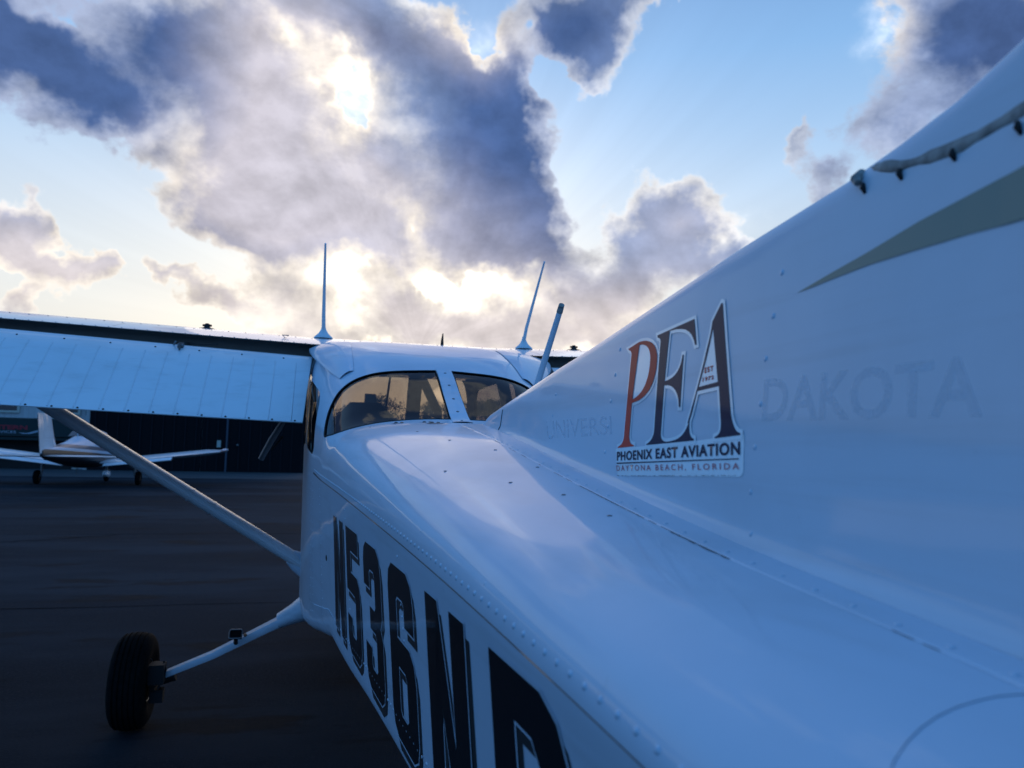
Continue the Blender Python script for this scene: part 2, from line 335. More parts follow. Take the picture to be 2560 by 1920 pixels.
def split_loose(o):
    me = o.data; par = list(range(len(me.vertices)))
    def find(a):
        while par[a] != a: par[a] = par[par[a]]; a = par[a]
        return a
    for p in me.polygons:
        r_ = find(p.vertices[0])
        for v in p.vertices[1:]: par[find(v)] = r_
    gr = {}
    for p in me.polygons: gr.setdefault(find(p.vertices[0]), []).append(p)
    if len(gr) < 2: return [o]
    res = []
    for k, ps in gr.items():
        us = sorted({v for p in ps for v in p.vertices}); mp = {v: i for i, v in enumerate(us)}
        m2 = bpy.data.meshes.new(me.name); m2.from_pydata([tuple(me.vertices[v].co) for v in us], [], [[mp[v] for v in p.vertices] for p in ps])
        for mm in me.materials: m2.materials.append(mm)
        m2.polygons.foreach_set('material_index', [p.material_index for p in ps]); m2.polygons.foreach_set('use_smooth', [p.use_smooth for p in ps])
        q = bpy.data.objects.new(o.name.split('.')[0], m2); C.objects.link(q); q.parent = o.parent; res.append(q)
    bpy.data.objects.remove(o); return res
def dice(vs, fs, st=(.03, .01)):
    # cut a flat (u, v) mesh along a grid so that it can be laid on a curved skin
    bm = bmesh.new(); V_ = [bm.verts.new((v[0], v[1], 0)) for v in vs]
    for f in fs:
        try: bm.faces.new([V_[i] for i in f])
        except ValueError: pass
    for ax in (0, 1):
        lo = min(v[ax] for v in vs); hi = max(v[ax] for v in vs); k = math.ceil(lo / st[ax] + .01)
        while k * st[ax] < hi:
            co = [0, 0, 0]; co[ax] = k * st[ax]; no = [0, 0, 0]; no[ax] = 1
            bmesh.ops.bisect_plane(bm, geom=bm.verts[:] + bm.edges[:] + bm.faces[:], plane_co=co, plane_no=no); k += 1
    bm.verts.index_update()
    r_ = [(v.co.x, v.co.y) for v in bm.verts], [tuple(v.index for v in f.verts) for f in bm.faces]
    bm.free(); return r_
def text_mesh(txt, bold=0.0, spacing=1.0):
    # flat letters in a unit box: returns verts (u, v) with cap height 1 and width normalised to 1, and faces
    cu = bpy.data.curves.new('t', 'FONT'); cu.body = txt; cu.size = 1; cu.offset = bold; cu.space_character = spacing; cu.resolution_u = 4
    o = bpy.data.objects.new('t', cu); C.objects.link(o)
    bpy.context.view_layer.update()
    me = o.to_mesh(); vs = [tuple(v.co) for v in me.vertices]; fs = [tuple(p.vertices) for p in me.polygons]
    o.to_mesh_clear(); bpy.data.objects.remove(o); bpy.data.curves.remove(cu)
    x0 = min(v[0] for v in vs); x1 = max(v[0] for v in vs); y0 = 0; y1 = max(v[1] for v in vs)
    return [((v[0] - x0) / (x1 - x0), (v[1] - y0) / (y1 - y0)) for v in vs], fs
def loops_mesh(loops, off=0.0, maxlen=None):
    # filled planar shape with holes (even-odd) from 2D loops, optionally grown by off
    cu = bpy.data.curves.new('t', 'CURVE'); cu.dimensions = '2D'; cu.fill_mode = 'BOTH'; cu.offset = off
    for lp in loops:
        sp = cu.splines.new('POLY'); sp.points.add(len(lp) - 1)
        for i, p in enumerate(lp): sp.points[i].co = (p[0], p[1], 0, 1)
        sp.use_cyclic_u = True
    o = bpy.data.objects.new('t', cu); C.objects.link(o)
    bpy.context.view_layer.update()
    me = o.to_mesh(); vs = [tuple(v.co) for v in me.vertices]; fs = [tuple(p.vertices) for p in me.polygons]
    o.to_mesh_clear(); bpy.data.objects.remove(o); bpy.data.curves.remove(cu)
    return vs, fs
def smooth_loop(pts, n=6):
    out = []; L = len(pts)
    for i in range(L):
        p0, p1, p2, p3 = (Vector(pts[(i + k) % L]) for k in (-1, 0, 1, 2))
        for k in range(n):
            t_ = k / n
            out.append(tuple(.5 * ((2 * p1) + (p2 - p0) * t_ + (2 * p0 - 5 * p1 + 4 * p2 - p3) * t_ ** 2 + (3 * p1 - p0 - 3 * p2 + p3) * t_ ** 3)))
    return out
def inside(p, poly):
    x, y = p; c = False; j = len(poly) - 1
    for i in range(len(poly)):
        xi, yi = poly[i]; xj, yj = poly[j]
        if (yi > y) != (yj > y) and x < (xj - xi) * (y - yi) / (yj - yi) + xi: c = not c
        j = i
    return c

# ---- airplane skin, metres; +Y = towards the nose, Z up, X = 0 on the centreline
def lerp_keys(keys, y):
    # monotone cubic through rows (y, v0, v1, ...)
    n = len(keys)
    if y <= keys[0][0]: return keys[0][1:]
    if y >= keys[-1][0]: return keys[-1][1:]
    i = 0
    while keys[i + 1][0] < y: i += 1
    out = []
    for k in range(1, len(keys[0])):
        def d(j): return (keys[j + 1][k] - keys[j][k]) / (keys[j + 1][0] - keys[j][0])
        def m(j):
            if j == 0: return d(0)
            if j == n - 1: return d(n - 2)
            a, b = d(j - 1), d(j)
            return 0.0 if a * b <= 0 else 2 * a * b / (a + b)
        h = keys[i + 1][0] - keys[i][0]
        t = (y - keys[i][0]) / h
        out.append((2*t**3 - 3*t*t + 1) * keys[i][k] + (t**3 - 2*t*t + t) * h * m(i) + (3*t*t - 2*t**3) * keys[i + 1][k] + (t**3 - t*t) * h * m(i + 1))
    return out
#        Y      zt     hw     zs     hwb    zb     n
SEC = [(-1.35, 1.110, 0.060, 1.06, 0.050, 0.98, 2.2),
       (-0.60, 1.195, 0.160, 1.13, 0.130, 0.96, 2.3),
       ( 0.344,1.286, 0.242, 1.20, 0.190, 0.90, 2.4),
       ( 0.617,1.307, 0.264, 1.215,0.215, 0.86, 2.5),
       ( 1.00, 1.347, 0.294, 1.23, 0.250, 0.835,2.6),
       ( 1.74, 1.432, 0.362, 1.255,0.322, 0.805,2.9),
       ( 2.10, 1.462, 0.395, 1.265,0.358, 0.785, 3.3),
       ( 2.40, 1.470, 0.420, 1.270,0.388, 0.78, 3.8),
       ( 2.60, 1.555, 0.438, 1.275,0.405, 0.745,3.6),
       ( 2.80, 1.662, 0.452, 1.28, 0.425, 0.71, 3.4),
       ( 3.10, 1.775, 0.475, 1.29, 0.455, 0.655,4.2),
       ( 3.50, 1.862, 0.498, 1.30, 0.485, 0.60, 6.5),
       ( 4.30, 1.930, 0.520, 1.30, 0.510, 0.53, 8.0),
       ( 4.95, 1.915, 0.525, 1.30, 0.515, 0.50, 7.0),
       ( 5.30, 1.690, 0.520, 1.28, 0.510, 0.50, 3.4),
       ( 5.65, 1.430, 0.505, 1.20, 0.490, 0.52, 2.8),
       ( 6.50, 1.370, 0.420, 1.10, 0.400, 0.60, 2.5),
       ( 6.85, 1.250, 0.300, 1.00, 0.290, 0.72, 2.3),
       ( 6.95, 1.150, 0.180, 0.98, 0.170, 0.82, 2.2)]
def sec(y): return lerp_keys(SEC, y)
def fus_pt(s, y):
    # s 0..1 from the top centre down the left half to the bottom centre
    zt, hw, zs, hwb, zb, n = sec(y)
    rb = 0.07 * min(1, hwb / 0.3)
    if s <= .5:
        a = s / .5 * math.pi / 2
        sa, ca = max(0, math.sin(a)), max(0, math.cos(a)); r = (sa ** n + ca ** n) ** (-1 / n)
        return (-hw * sa * r, y, zs + (zt - zs) * ca * r)
    if s <= .8:
        t = (s - .5) / .3
        return (-(hw + (hwb - hw) * t), y, zs + (zb + rb - zs) * t)
    t = (s - .8) / .2
    a = t * math.pi / 2
    return (-hwb * max(0, math.cos(a)) ** .5, y, zb + rb - rb * max(0, math.sin(a)) ** .6)
def fus_w(y, z):
    # half width of the skin at height z
    zt, hw, zs, hwb, zb, n = sec(y)
    rb = 0.07 * min(1, hwb / 0.3)
    if z >= zt or z <= zb: return 0.0
    if z >= zs: return hw * (1 - ((z - zs) / (zt - zs)) ** n) ** (1 / n)
    if z >= zb + rb:
        t = (zs - z) / (zs - zb - rb)
        return hw + (hwb - hw) * t
    return hwb * max(0, 1 - ((zb + rb - z) / rb) ** (1 / .3)) ** .25
def fus_z(y, x):
    zt, hw, zs, hwb, zb, n = sec(y)
    x = min(abs(x), hw)
    return zs + (zt - zs) * max(0, 1 - (x / hw) ** n) ** (1 / n)
def fus_s(x, y, z):
    zt, hw, zs, hwb, zb, n = sec(y)
    if z >= zs:
        sx = abs(x) / hw; sz = max(0, (z - zs) / (zt - zs))
        return math.atan2(sx, sz) / (math.pi / 2) * .5
    rb = 0.07 * min(1, hwb / 0.3)
    return .5 + .3 * min(1, (zs - z) / (zs - zb - rb))
ZLE = [(-.95, 2.72), (-.75, 2.70), (-.5, 2.46), (0.0, 2.01), (.384, 1.682), (.421, 1.667), (.535, 1.645), (.742, 1.626), (1.207, 1.572), (1.371, 1.556), (2.018, 1.482), (2.09, 1.462)]
def zle(y):
    for a, b in zip(ZLE, ZLE[1:]):
        if y <= b[0]: return a[1] + (b[1] - a[1]) * (max(y, a[0]) - a[0]) / (b[0] - a[0])
    return ZLE[-1][1]
def fin_t(y, z):
    # half thickness of the fin skin
    w = max(0.0, zle(y) - z)
    r = .022
    q = min(w / r, 1)
    t = .013 * math.sqrt(max(0, 1 - (1 - q) ** 2)) + min(.075 * w ** .8, .040)
    d = max(0.0, z - sec(y)[0])
    t += .007 * math.exp(-d / .004)
    k = min(1.0, max(0.0, (2.10 - y) / .25))
    return t * (.25 + .75 * k)

DECAL = {
'P' : [[(1.0156, 1.545), (0.9789, 1.5501), (0.9706, 1.5503), (0.9612, 1.5498), (0.9511, 1.5485), (0.941, 1.5462), (0.9315, 1.5429), (0.9231, 1.5383), (0.9164, 1.5323), (0.9117, 1.5249), (0.9101, 1.516), (0.91, 1.5065), (0.9122, 1.497), (0.9172, 1.4879), (0.9258, 1.4796), (0.9387, 1.4726), (0.9568, 1.4675), (0.9815, 1.4647), (0.9804, 1.4184), (0.979, 1.4151), (0.9773, 1.4125), (0.9752, 1.4105), (0.9729, 1.4089), (0.9703, 1.4078), (0.9675, 1.4071), (0.9644, 1.4067), (0.9612, 1.4066), (0.9608, 1.4049), (1.0184, 1.402), (1.0188, 1.4037), (1.0144, 1.4046), (1.0105, 1.4058), (1.0072, 1.4072), (1.0044, 1.4088), (1.0022, 1.4108), (1.0005, 1.4132), (0.9994, 1.4161), (0.999, 1.4194), (1.0009, 1.5332), (1.0012, 1.5351), (1.0017, 1.5367), (1.0025, 1.5381), (1.0035, 1.5393), (1.0049, 1.5402), (1.0068, 1.5411), (1.0091, 1.5418), (1.012, 1.5425)], [(0.9755, 1.546), (0.9661, 1.5452), (0.958, 1.5437), (0.9511, 1.5416), (0.9454, 1.5389), (0.9407, 1.5355), (0.9371, 1.5316), (0.9344, 1.5271), (0.9327, 1.5221), (0.9321, 1.5131), (0.9331, 1.5045), (0.9357, 1.4964), (0.9402, 1.4889), (0.9468, 1.4823), (0.9556, 1.4768), (0.967, 1.4724), (0.9813, 1.4695)]],
'E' : [[(0.9174, 1.5513), (0.8141, 1.5569), (0.8022, 1.5245), (0.8059, 1.5242), (0.8091, 1.5294), (0.8132, 1.5344), (0.8186, 1.5391), (0.8257, 1.5433), (0.8349, 1.547), (0.8467, 1.5497), (0.8615, 1.5515), (0.8801, 1.552), (0.8805, 1.4873), (0.8692, 1.4884), (0.8599, 1.4903), (0.8525, 1.4931), (0.8467, 1.4966), (0.8423, 1.5008), (0.8393, 1.5054), (0.8376, 1.5106), (0.837, 1.5161), (0.8336, 1.5161), (0.8305, 1.4521), (0.8339, 1.4523), (0.8356, 1.4582), (0.8383, 1.4638), (0.8421, 1.4689), (0.8471, 1.4734), (0.8534, 1.4771), (0.8611, 1.4799), (0.8703, 1.4816), (0.8812, 1.4821), (0.8784, 1.4192), (0.8766, 1.4159), (0.8736, 1.4134), (0.8693, 1.4119), (0.864, 1.411), (0.8579, 1.4109), (0.8511, 1.4113), (0.8436, 1.4121), (0.8358, 1.4132), (0.8284, 1.415), (0.8223, 1.4172), (0.8172, 1.42), (0.8129, 1.4231), (0.8094, 1.4267), (0.8066, 1.4307), (0.8043, 1.4351), (0.8024, 1.4398), (0.803, 1.4341), (0.8029, 1.4292), (0.8022, 1.425), (0.8009, 1.4214), (0.7989, 1.4186), (0.7963, 1.4164), (0.793, 1.4149), (0.7892, 1.4139), (0.7889, 1.4122), (0.9194, 1.4066), (0.9197, 1.4079), (0.915, 1.4091), (0.9109, 1.4107), (0.9075, 1.4125), (0.9047, 1.4146), (0.9025, 1.4169), (0.9008, 1.4194), (0.8997, 1.4222), (0.8992, 1.4251), (0.9052, 1.5417), (0.9058, 1.5431), (0.9066, 1.5443), (0.9076, 1.5452), (0.9088, 1.546), (0.9102, 1.5466), (0.9117, 1.5471), (0.9134, 1.5474), (0.9153, 1.5476)]],
'A' : [[(0.7515, 1.5651), (0.7481, 1.5638), (0.711, 1.4395), (0.7087, 1.4348), (0.7064, 1.4308), (0.7039, 1.4274), (0.7013, 1.4247), (0.6986, 1.4225), (0.6957, 1.421), (0.6927, 1.4199), (0.6896, 1.4194), (0.6898, 1.4174), (0.7415, 1.4144), (0.7417, 1.4159), (0.7381, 1.4168), (0.7352, 1.4179), (0.7331, 1.4194), (0.7315, 1.4212), (0.7306, 1.4233), (0.7302, 1.4258), (0.7303, 1.4287), (0.7309, 1.4321), (0.741, 1.4711), (0.7901, 1.4688), (0.7917, 1.4635), (0.7934, 1.4584), (0.7951, 1.4536), (0.7968, 1.449), (0.7985, 1.4446), (0.8003, 1.4404), (0.8022, 1.4364), (0.8042, 1.4325), (0.8081, 1.4326), (0.8047, 1.4401), (0.8007, 1.4492), (0.7964, 1.4595), (0.7919, 1.4705), (0.7874, 1.4818), (0.7833, 1.4931), (0.7796, 1.5039), (0.7765, 1.514), (0.775, 1.5182), (0.7736, 1.5223), (0.7723, 1.5265), (0.7711, 1.5306), (0.7702, 1.5346), (0.7694, 1.5386), (0.7689, 1.5425), (0.7687, 1.5464)], [(0.7648, 1.5364), (0.7443, 1.476), (0.7872, 1.4734), (0.7841, 1.4811), (0.7809, 1.4887), (0.7779, 1.4963), (0.775, 1.504), (0.7724, 1.5118), (0.7699, 1.5198), (0.7678, 1.528), (0.766, 1.5365)]],
't1' : [(1.018, 1.3844), (0.6879, 1.3983), (0.6897, 1.4111), (1.0208, 1.3966)],
'rule' : [(1.0171, 1.3795), (0.6899, 1.393), (0.69, 1.3941), (1.0178, 1.3811)],
't2' : [(1.0145, 1.3696), (0.6878, 1.3831), (0.6887, 1.3894), (1.018, 1.3772)],
'est' : [(0.7764, 1.4886), (0.7557, 1.4895), (0.7573, 1.4954), (0.7769, 1.4947)],
'y72' : [(0.7792, 1.479), (0.7533, 1.4799), (0.7545, 1.4842), (0.7791, 1.4837)],
'plate' : [(1.0277, 1.4005), (0.9212, 1.4056), (0.7828, 1.4119), (0.6859, 1.4187), (0.6834, 1.4174), (0.6801, 1.3809), (0.6827, 1.377), (0.6872, 1.3754), (1.0049, 1.3633), (1.0129, 1.3648)],
'plateedge' : [(1.011, 1.3629), (0.9941, 1.3634), (0.9773, 1.364), (0.9611, 1.365), (0.9448, 1.3656), (0.9288, 1.3661), (0.9134, 1.3671), (0.8981, 1.3676), (0.8832, 1.368), (0.8688, 1.369), (0.8547, 1.3694), (0.841, 1.3699), (0.8277, 1.3707), (0.8146, 1.3711), (0.802, 1.3715), (0.7897, 1.3723), (0.7777, 1.3727), (0.766, 1.3731), (0.7546, 1.3738), (0.7435, 1.3742), (0.7327, 1.3745), (0.7222, 1.3752), (0.712, 1.3755), (0.7019, 1.3758), (0.6922, 1.3765)],
}

# ================================================================== the parked high-wing airplane
A = tag(empty('airplane', (0, 0, 0)), 'white high-wing airplane with black registration letters, seen forward along its tail from beside the fin', 'airplane')
mir = lambda p: (-p[0], p[1], p[2])
# windows as loops in (s, y) on the left skin
REAR = [(.353,2.609),(.331,2.689),(.306,2.749),(.269,2.803),(.246,2.818),(.22,2.826),(.174,2.828),(.131,2.826),(.081,2.828),(.022,2.838),(.022,2.64),(.022,2.462),(.078,2.458),(.128,2.446),(.165,2.436),(.201,2.428),(.232,2.430),(.267,2.455),(.305,2.502)]
def rect_loop(s0, s1, y0, y1, rs, ry, sk=0.0):
    pts = []
    for cs, cy, a0 in ((s1 - rs, y1 - ry, 0), (s0 + rs, y1 - ry, 90), (s0 + rs, y0 + ry, 180), (s1 - rs, y0 + ry, 270)):
        for k in range(6):
            a = R(a0 + 90 * k / 5)
            pts.append((cs + rs * math.cos(a), cy + ry * math.sin(a)))
    return [(p[0], p[1] + sk * (p[0] - s0)) for p in pts]
sm = smooth_loop(REAR[:10], 4)[:36] ; 
def densify(lp, step=.05):
    out = []
    for i, a in enumerate(lp):
        b = lp[(i + 1) % len(lp)]; n = max(1, int(math.hypot((a[0] - b[0]) * 3, a[1] - b[1]) / step))
        out += [(a[0] + (b[0] - a[0]) * k / n, a[1] + (b[1] - a[1]) * k / n) for k in range(n)]
    return out
rear = densify(REAR, .02)
for _ in range(3):   # soften the traced corners except along the centre strip
    L = len(rear)
    rear = [rear[i] if rear[i][0] < .04 else ((rear[i-1][0] + 2*rear[i][0] + rear[(i+1) % L][0]) / 4, (rear[i-1][1] + 2*rear[i][1] + rear[(i+1) % L][1]) / 4) for i in range(L)]
HOLES = {'rear': rear, 'side': densify(rect_loop(.31, .455, 2.98, 3.46, .03, .1, -.3)), 'door': densify(rect_loop(.30, .455, 3.62, 4.75, .03, .1)),
         'shield': densify(rect_loop(.004, .36, 5.0, 5.60, .002, .03))}
def skin_mesh(y0, y1, ny, ns, keep, off=0.0, s1=1.0, holes=HOLES):
    K = 3.0
    vs = []; es = []
    hl = {k: [(a, b) for a, b in v] for k, v in holes.items() if min(p[1] for p in v) > y0 - .5 and max(p[1] for p in v) < y1 + .5}
    for k, lp in hl.items():
        b = len(vs); vs += [Vector((p[0] * K, p[1])) for p in lp]
        es += [(b + i, b + (i + 1) % len(lp)) for i in range(len(lp))]
    bd = [(0, y0 + (y1 - y0) * i / ny) for i in range(ny + 1)] + [(s1 * j / ns, y1) for j in range(1, ns + 1)] + [(s1, y1 - (y1 - y0) * i / ny) for i in range(1, ny + 1)] + [(s1 - s1 * j / ns, y0) for j in range(1, ns)]
    allh = [p for lp in hl.values() for p in lp]
    if keep is None:
        b = len(vs); vs += [Vector((p[0] * K, p[1])) for p in bd]; es += [(b + i, b + (i + 1) % len(bd)) for i in range(len(bd))]
    for i in range(1, ny):
        for j in range(1, ns):
            p = (s1 * j / ns, y0 + (y1 - y0) * i / ny)
            if any(abs(p[0] - q[0]) * K < .018 and abs(p[1] - q[1]) < .018 for q in allh): continue
            vs.append(Vector((p[0] * K, p[1])))
    ov, oe, of, _, _, _ = delaunay_2d_cdt(vs, es, [], 1 if keep is None else 1, 1e-5)
    fs = []
    for f in of:
        c = sum((ov[i] for i in f), Vector((0, 0))) / len(f); c = (c[0] / K, c[1])
        k = next((k for k, lp in hl.items() if inside(c, lp)), None)
        if k == keep: fs.append(tuple(f))
    us = sorted({i for f in fs for i in f}); mp = {i: n for n, i in enumerate(us)}
    P = []
    for i in us:
        s, y = ov[i][0] / K, ov[i][1]
        p = Vector(fus_pt(max(0, min(1, s)), y))
        if off:
            e = .004
            du = Vector(fus_pt(min(1, s + e), y)) - Vector(fus_pt(max(0, s - e), y)); dv = Vector(fus_pt(s, y + e)) - Vector(fus_pt(s, y - e))
            n = du.cross(dv); n = n.normalized() if n.length > 1e-9 else Vector((0, 0, 1))
            if n.dot(p - Vector((0, y, sec(y)[2] - .3))) < 0: n = -n
            p = p + n * off
        P.append(p)
    return P, [tuple(mp[i] for i in f) for f in fs]
def both(P, F, mb, mi=0):
    mb.add(P, F, mi); mb.add([mir(p) for p in P], [f[::-1] for f in F], mi); return mb
def weld(o, d=.0008):
    bm = bmesh.new(); bm.from_mesh(o.data); bmesh.ops.remove_doubles(bm, verts=bm.verts, dist=d); bmesh.ops.recalc_face_normals(bm, faces=bm.faces)
    bm.to_mesh(o.data); bm.free(); o.data.polygons.foreach_set('use_smooth', [True] * len(o.data.polygons)); o.data.set_sharp_from_angle(angle=R(35)); return o
mb = MB()
both(*skin_mesh(-1.35, 2.3, 40, 60, None, holes={}), mb)
both(*skin_mesh(2.3, 6.95, 96, 60, None), mb)
# nose cap
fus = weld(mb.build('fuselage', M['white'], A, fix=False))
both(*skin_mesh(2.3, 5.7, 60, 36, None, -.014), mb := MB())
weld(mb.build('cabin_liner', M['liner'], A, fix=False))
P, F = skin_mesh(2.3, 6.0, 60, 60, 'rear', -.003)
for sgn in (1, -1):
    o = MB().add([(p[0] * sgn, p[1], p[2]) for p in P], F).build('rear_window', M['glass'], fus, angle=0)
    bmz = bmesh.new(); bmz.from_mesh(o.data); bmesh.ops.recalc_face_normals(bmz, faces=bmz.faces)
    bmz.to_mesh(o.data); bmz.free()
for nm, key in (('side_window', 'side'), ('door_window', 'door'), ('windshield', 'shield')):
    P, F = skin_mesh(2.3, 6.0, 60, 60, key, -.003)
    if nm == 'windshield': both(P, F, mb := MB()); mb.build(nm, M['shield'], fus, angle=0)
    else:
        for sgn in (1, -1): MB().add([(p[0] * sgn, p[1], p[2]) for p in P], F).build(nm, M['glass'], fus, angle=0)
# dark rubber bead round each rear pane
def skin(s, y, off=0.0):
    p = Vector(fus_pt(s, y)); e = .004
    du = Vector(fus_pt(min(1, s + e), y)) - Vector(fus_pt(max(0, s - e), y)); dv = Vector(fus_pt(s, y + e)) - Vector(fus_pt(s, y - e))
    n = du.cross(dv).normalized()
    if n.dot(p - Vector((0, y, sec(y)[2] - .3))) < 0: n = -n
    return p + n * off, n
for sgn in (1, -1):
    q = [skin(a, b, .0005)[0] for a, b in rear]; q = [Vector((p[0] * sgn, p[1], p[2])) for p in q]
    MB().tube(q + [q[0]], .0022, 5, caps=False).build('window_seal', M['gap'], fus)
# centre strip between the rear panes with screws
mb = MB(); rows = []
for i in range(15):
    y = 2.415 + .44 * i / 14; wd = .031 - .003 * i / 14
    z = fus_z(y, wd); rows.append([(-wd, y, z + .001), (-wd, y, z + .004), (-wd * .5, y, z + .0055), (0, y, z + .006), (wd * .5, y, z + .0055), (wd, y, z + .004), (wd, y, z + .001)])
mb.grid(rows); strip = mb.build('window_centre_strip', M['white'], fus)
mb = MB()
for y in (2.43, 2.51, 2.60, 2.70, 2.80):
    for x in (0.0,): mb.dome((x, y, fus_z(y, 0) + .006), skin(0.01, y)[1], .0055, .002)
split_loose(mb.build('screw', M['steel'], strip))
MB().tube([(-.034, 2.413, fus_z(2.413, .03) + .002), (.034, 2.413, fus_z(2.413, .03) + .002)], .0014, 6).build('strip_edge', M['gap'], strip)

# rivets and skin laps
def skin_run(s_of_y, y0, y1, pitch, r, h, mb):
    y = y0
    while y < y1:
        p, n = skin(s_of_y(y), y, 0)
        mb.dome(p, n, r, h); y += pitch
def s_at_z(y, z):
    return fus_s(fus_w(y, z), y, z)
lapz = lambda y: sec(y)[2] + .006
mb = MB()
skin_run(lambda y: s_at_z(y, lapz(y) + .012), .30, 2.86, .026, .0030, .0018, mb)
skin_run(lambda y: .80 - .03, .5, 2.9, .028, .0030, .0018, mb)
skin_run(lambda y: .95, .5, 2.9, .028, .0030, .0018, mb)
for yb in (.62, 1.27, 1.94, 2.62, 2.93, 3.02):           # vertical frame rows on the side
    s = .52
    while s < .79:
        p, n = skin(s, yb, 0); mb.dome(p, n, .0028, .0014); s += .0165
for yb in (.80, 1.12, 1.46, 1.80):
    s = .20
    while s < .44:
        p, n = skin(s, yb, 0)
        if s > .36: mb.dome(p, n, .0024, .0006)
        s += .05
absorb(fus, mb.build('rivet_row', M['white'], fus))
mb = MB()   # lap edges: a hair-thin raised ledge with its dark line
rows = []
for i in range(70):
    y = .2 + 2.7 * i / 69; s = s_at_z(y, lapz(y) - .004)
    rows.append([skin(s - .004, y, .0002)[0], skin(s, y, .0007)[0], skin(s + .0010, y, .0002)[0]])
mb.grid(rows)
absorb(fus, mb.build('skin_lap', M['shadowgrey'], fus))
mb = MB()
for yb, s0, s1 in ((2.64, .36, .80), (3.05, .42, .80), (2.945, .5, .80)):
    mb.grid([[skin(s0 + (s1 - s0) * i / 40, yb - .0012, .0007)[0], skin(s0 + (s1 - s0) * i / 40, yb + .0012, .0007)[0]] for i in range(41)])
# the curved edge of the stabiliser cutout
arc = [(-.200, .298), (-.185, .309), (-.172, .3155), (-.160, .3200), (-.147, .3235), (-.134, .3255), (-.121, .3260), (-.108, .3255), (-.098, .3235), (-.089, .3205)]
mb.tube([(x, y, fus_z(y, x) + .0001) for x, y in arc], .00032, 6)
absorb(fus, mb.build('panel_seam', M['seamgrey'], fus))
# scattered flush fasteners with small dark smudges on the spine
mb = MB()
for x, y in ((-.175, 1.62), (-.235, 1.30), (-.12, 1.42), (-.10, 1.20), (-.17, 1.10), (-.13, .97), (-.215, 1.86), (-.30, 2.30), (-.12, .83)):
    z = fus_z(y, x); mb.dome((x, y, z), (0, -.05, 1), .0035, .0012)
absorb(fus, mb.build('fastener', M['steel'], fus))
# lifting plates with dark screws just behind the window
for x, y in ((-.215, 2.30), (-.13, 2.30), (-.14, 2.07)):
    z = fus_z(y, x); b = MB()
    b.dome((x, y, z), (x * .12, 0, 1), .026, .0016, 18)
    pl = b.build('inspection_plate', M['white'], fus)
    b = MB()
    for dx in (-.009, .009): b.dome((x + dx, y + .006 * (dx > 0), z + .0012), (0, 0, 1), .006, .004)
    absorb(pl, b.build('screw', M['darksteel'], pl))
# belly beacon plug / drain on the side and static port
b = MB(); p, n = skin(.66, 2.45, 0); b.dome(p, n, .010, .003, 12); b.build('static_port', M['darksteel'], fus)

# ---------------------------------------------------------------- registration letters
# glyphs in a 0..0.66 x 0..1 cell, block letters with cut corners, holes as extra loops
def ch(pts): return pts
T_ = .27; Wd = .70
GL = {
 'N': [[(0, 0), (0, 1), (.24, 1), (.46, .42), (.46, 1), (.70, 1), (.70, 0), (.46, 0), (.24, .56), (.24, 0)]],
 '5': [[(0, .50), (0, 1), (.66, 1), (.66, .83), (.24, .83), (.24, .66), (.56, .66), (.66, .61), (.70, .52), (.70, .14), (.66, .05), (.56, 0), (.14, 0), (.04, .05), (0, .14), (0, .30), (.24, .30), (.24, .19), (.28, .165), (.42, .165), (.46, .19), (.46, .47), (.42, .50)]],
 '3': [[(0, .70), (0, .86), (.04, .95), (.14, 1), (.56, 1), (.66, .95), (.70, .86), (.70, .58), (.63, .51), (.70, .44), (.70, .14), (.66, .05), (.56, 0), (.14, 0), (.04, .05), (0, .14), (0, .30), (.24, .30), (.24, .19), (.28, .165), (.42, .165), (.46, .19), (.46, .40), (.42, .43), (.22, .43), (.22, .58), (.42, .58), (.46, .61), (.46, .81), (.42, .835), (.28, .835), (.24, .81), (.24, .70)]],
 '6': [[(0, .14), (0, .86), (.04, .95), (.14, 1), (.56, 1), (.66, .95), (.70, .86), (.70, .70), (.46, .70), (.46, .81), (.42, .835), (.28, .835), (.24, .81), (.24, .60), (.56, .60), (.66, .55), (.70, .46), (.70, .14), (.66, .05), (.56, 0), (.14, 0), (.04, .05)],
       [(.24, .19), (.28, .165), (.42, .165), (.46, .19), (.46, .41), (.42, .44), (.24, .44)]],
 'D': [[(0, 0), (0, 1), (.50, 1), (.62, .95), (.70, .82), (.70, .18), (.62, .05), (.50, 0)], [(.24, .165), (.40, .165), (.46, .23), (.46, .77), (.40, .835), (.24, .835)]],
}
def side_pt(y, z, off):
    wv = fus_w(y, z); e = .01
    n = Vector((-1, -(fus_w(y + e, z) - fus_w(y - e, z)) / (2 * e) * 1.0, -(fus_w(y, z + e) - fus_w(y, z - e)) / (2 * e)))
    n = Vector((-1, (fus_w(y + e, z) - fus_w(y - e, z)) / (2 * e) * -1, (fus_w(y, z + e) - fus_w(y, z - e)) / (2 * e) * -1)).normalized()
    return Vector((-wv, y, z)) + n * off
REG_TOP, REG_BOT = 1.198, .888
REG_Y = [2.20, 1.935, 1.660, 1.375, 1.076, .772]
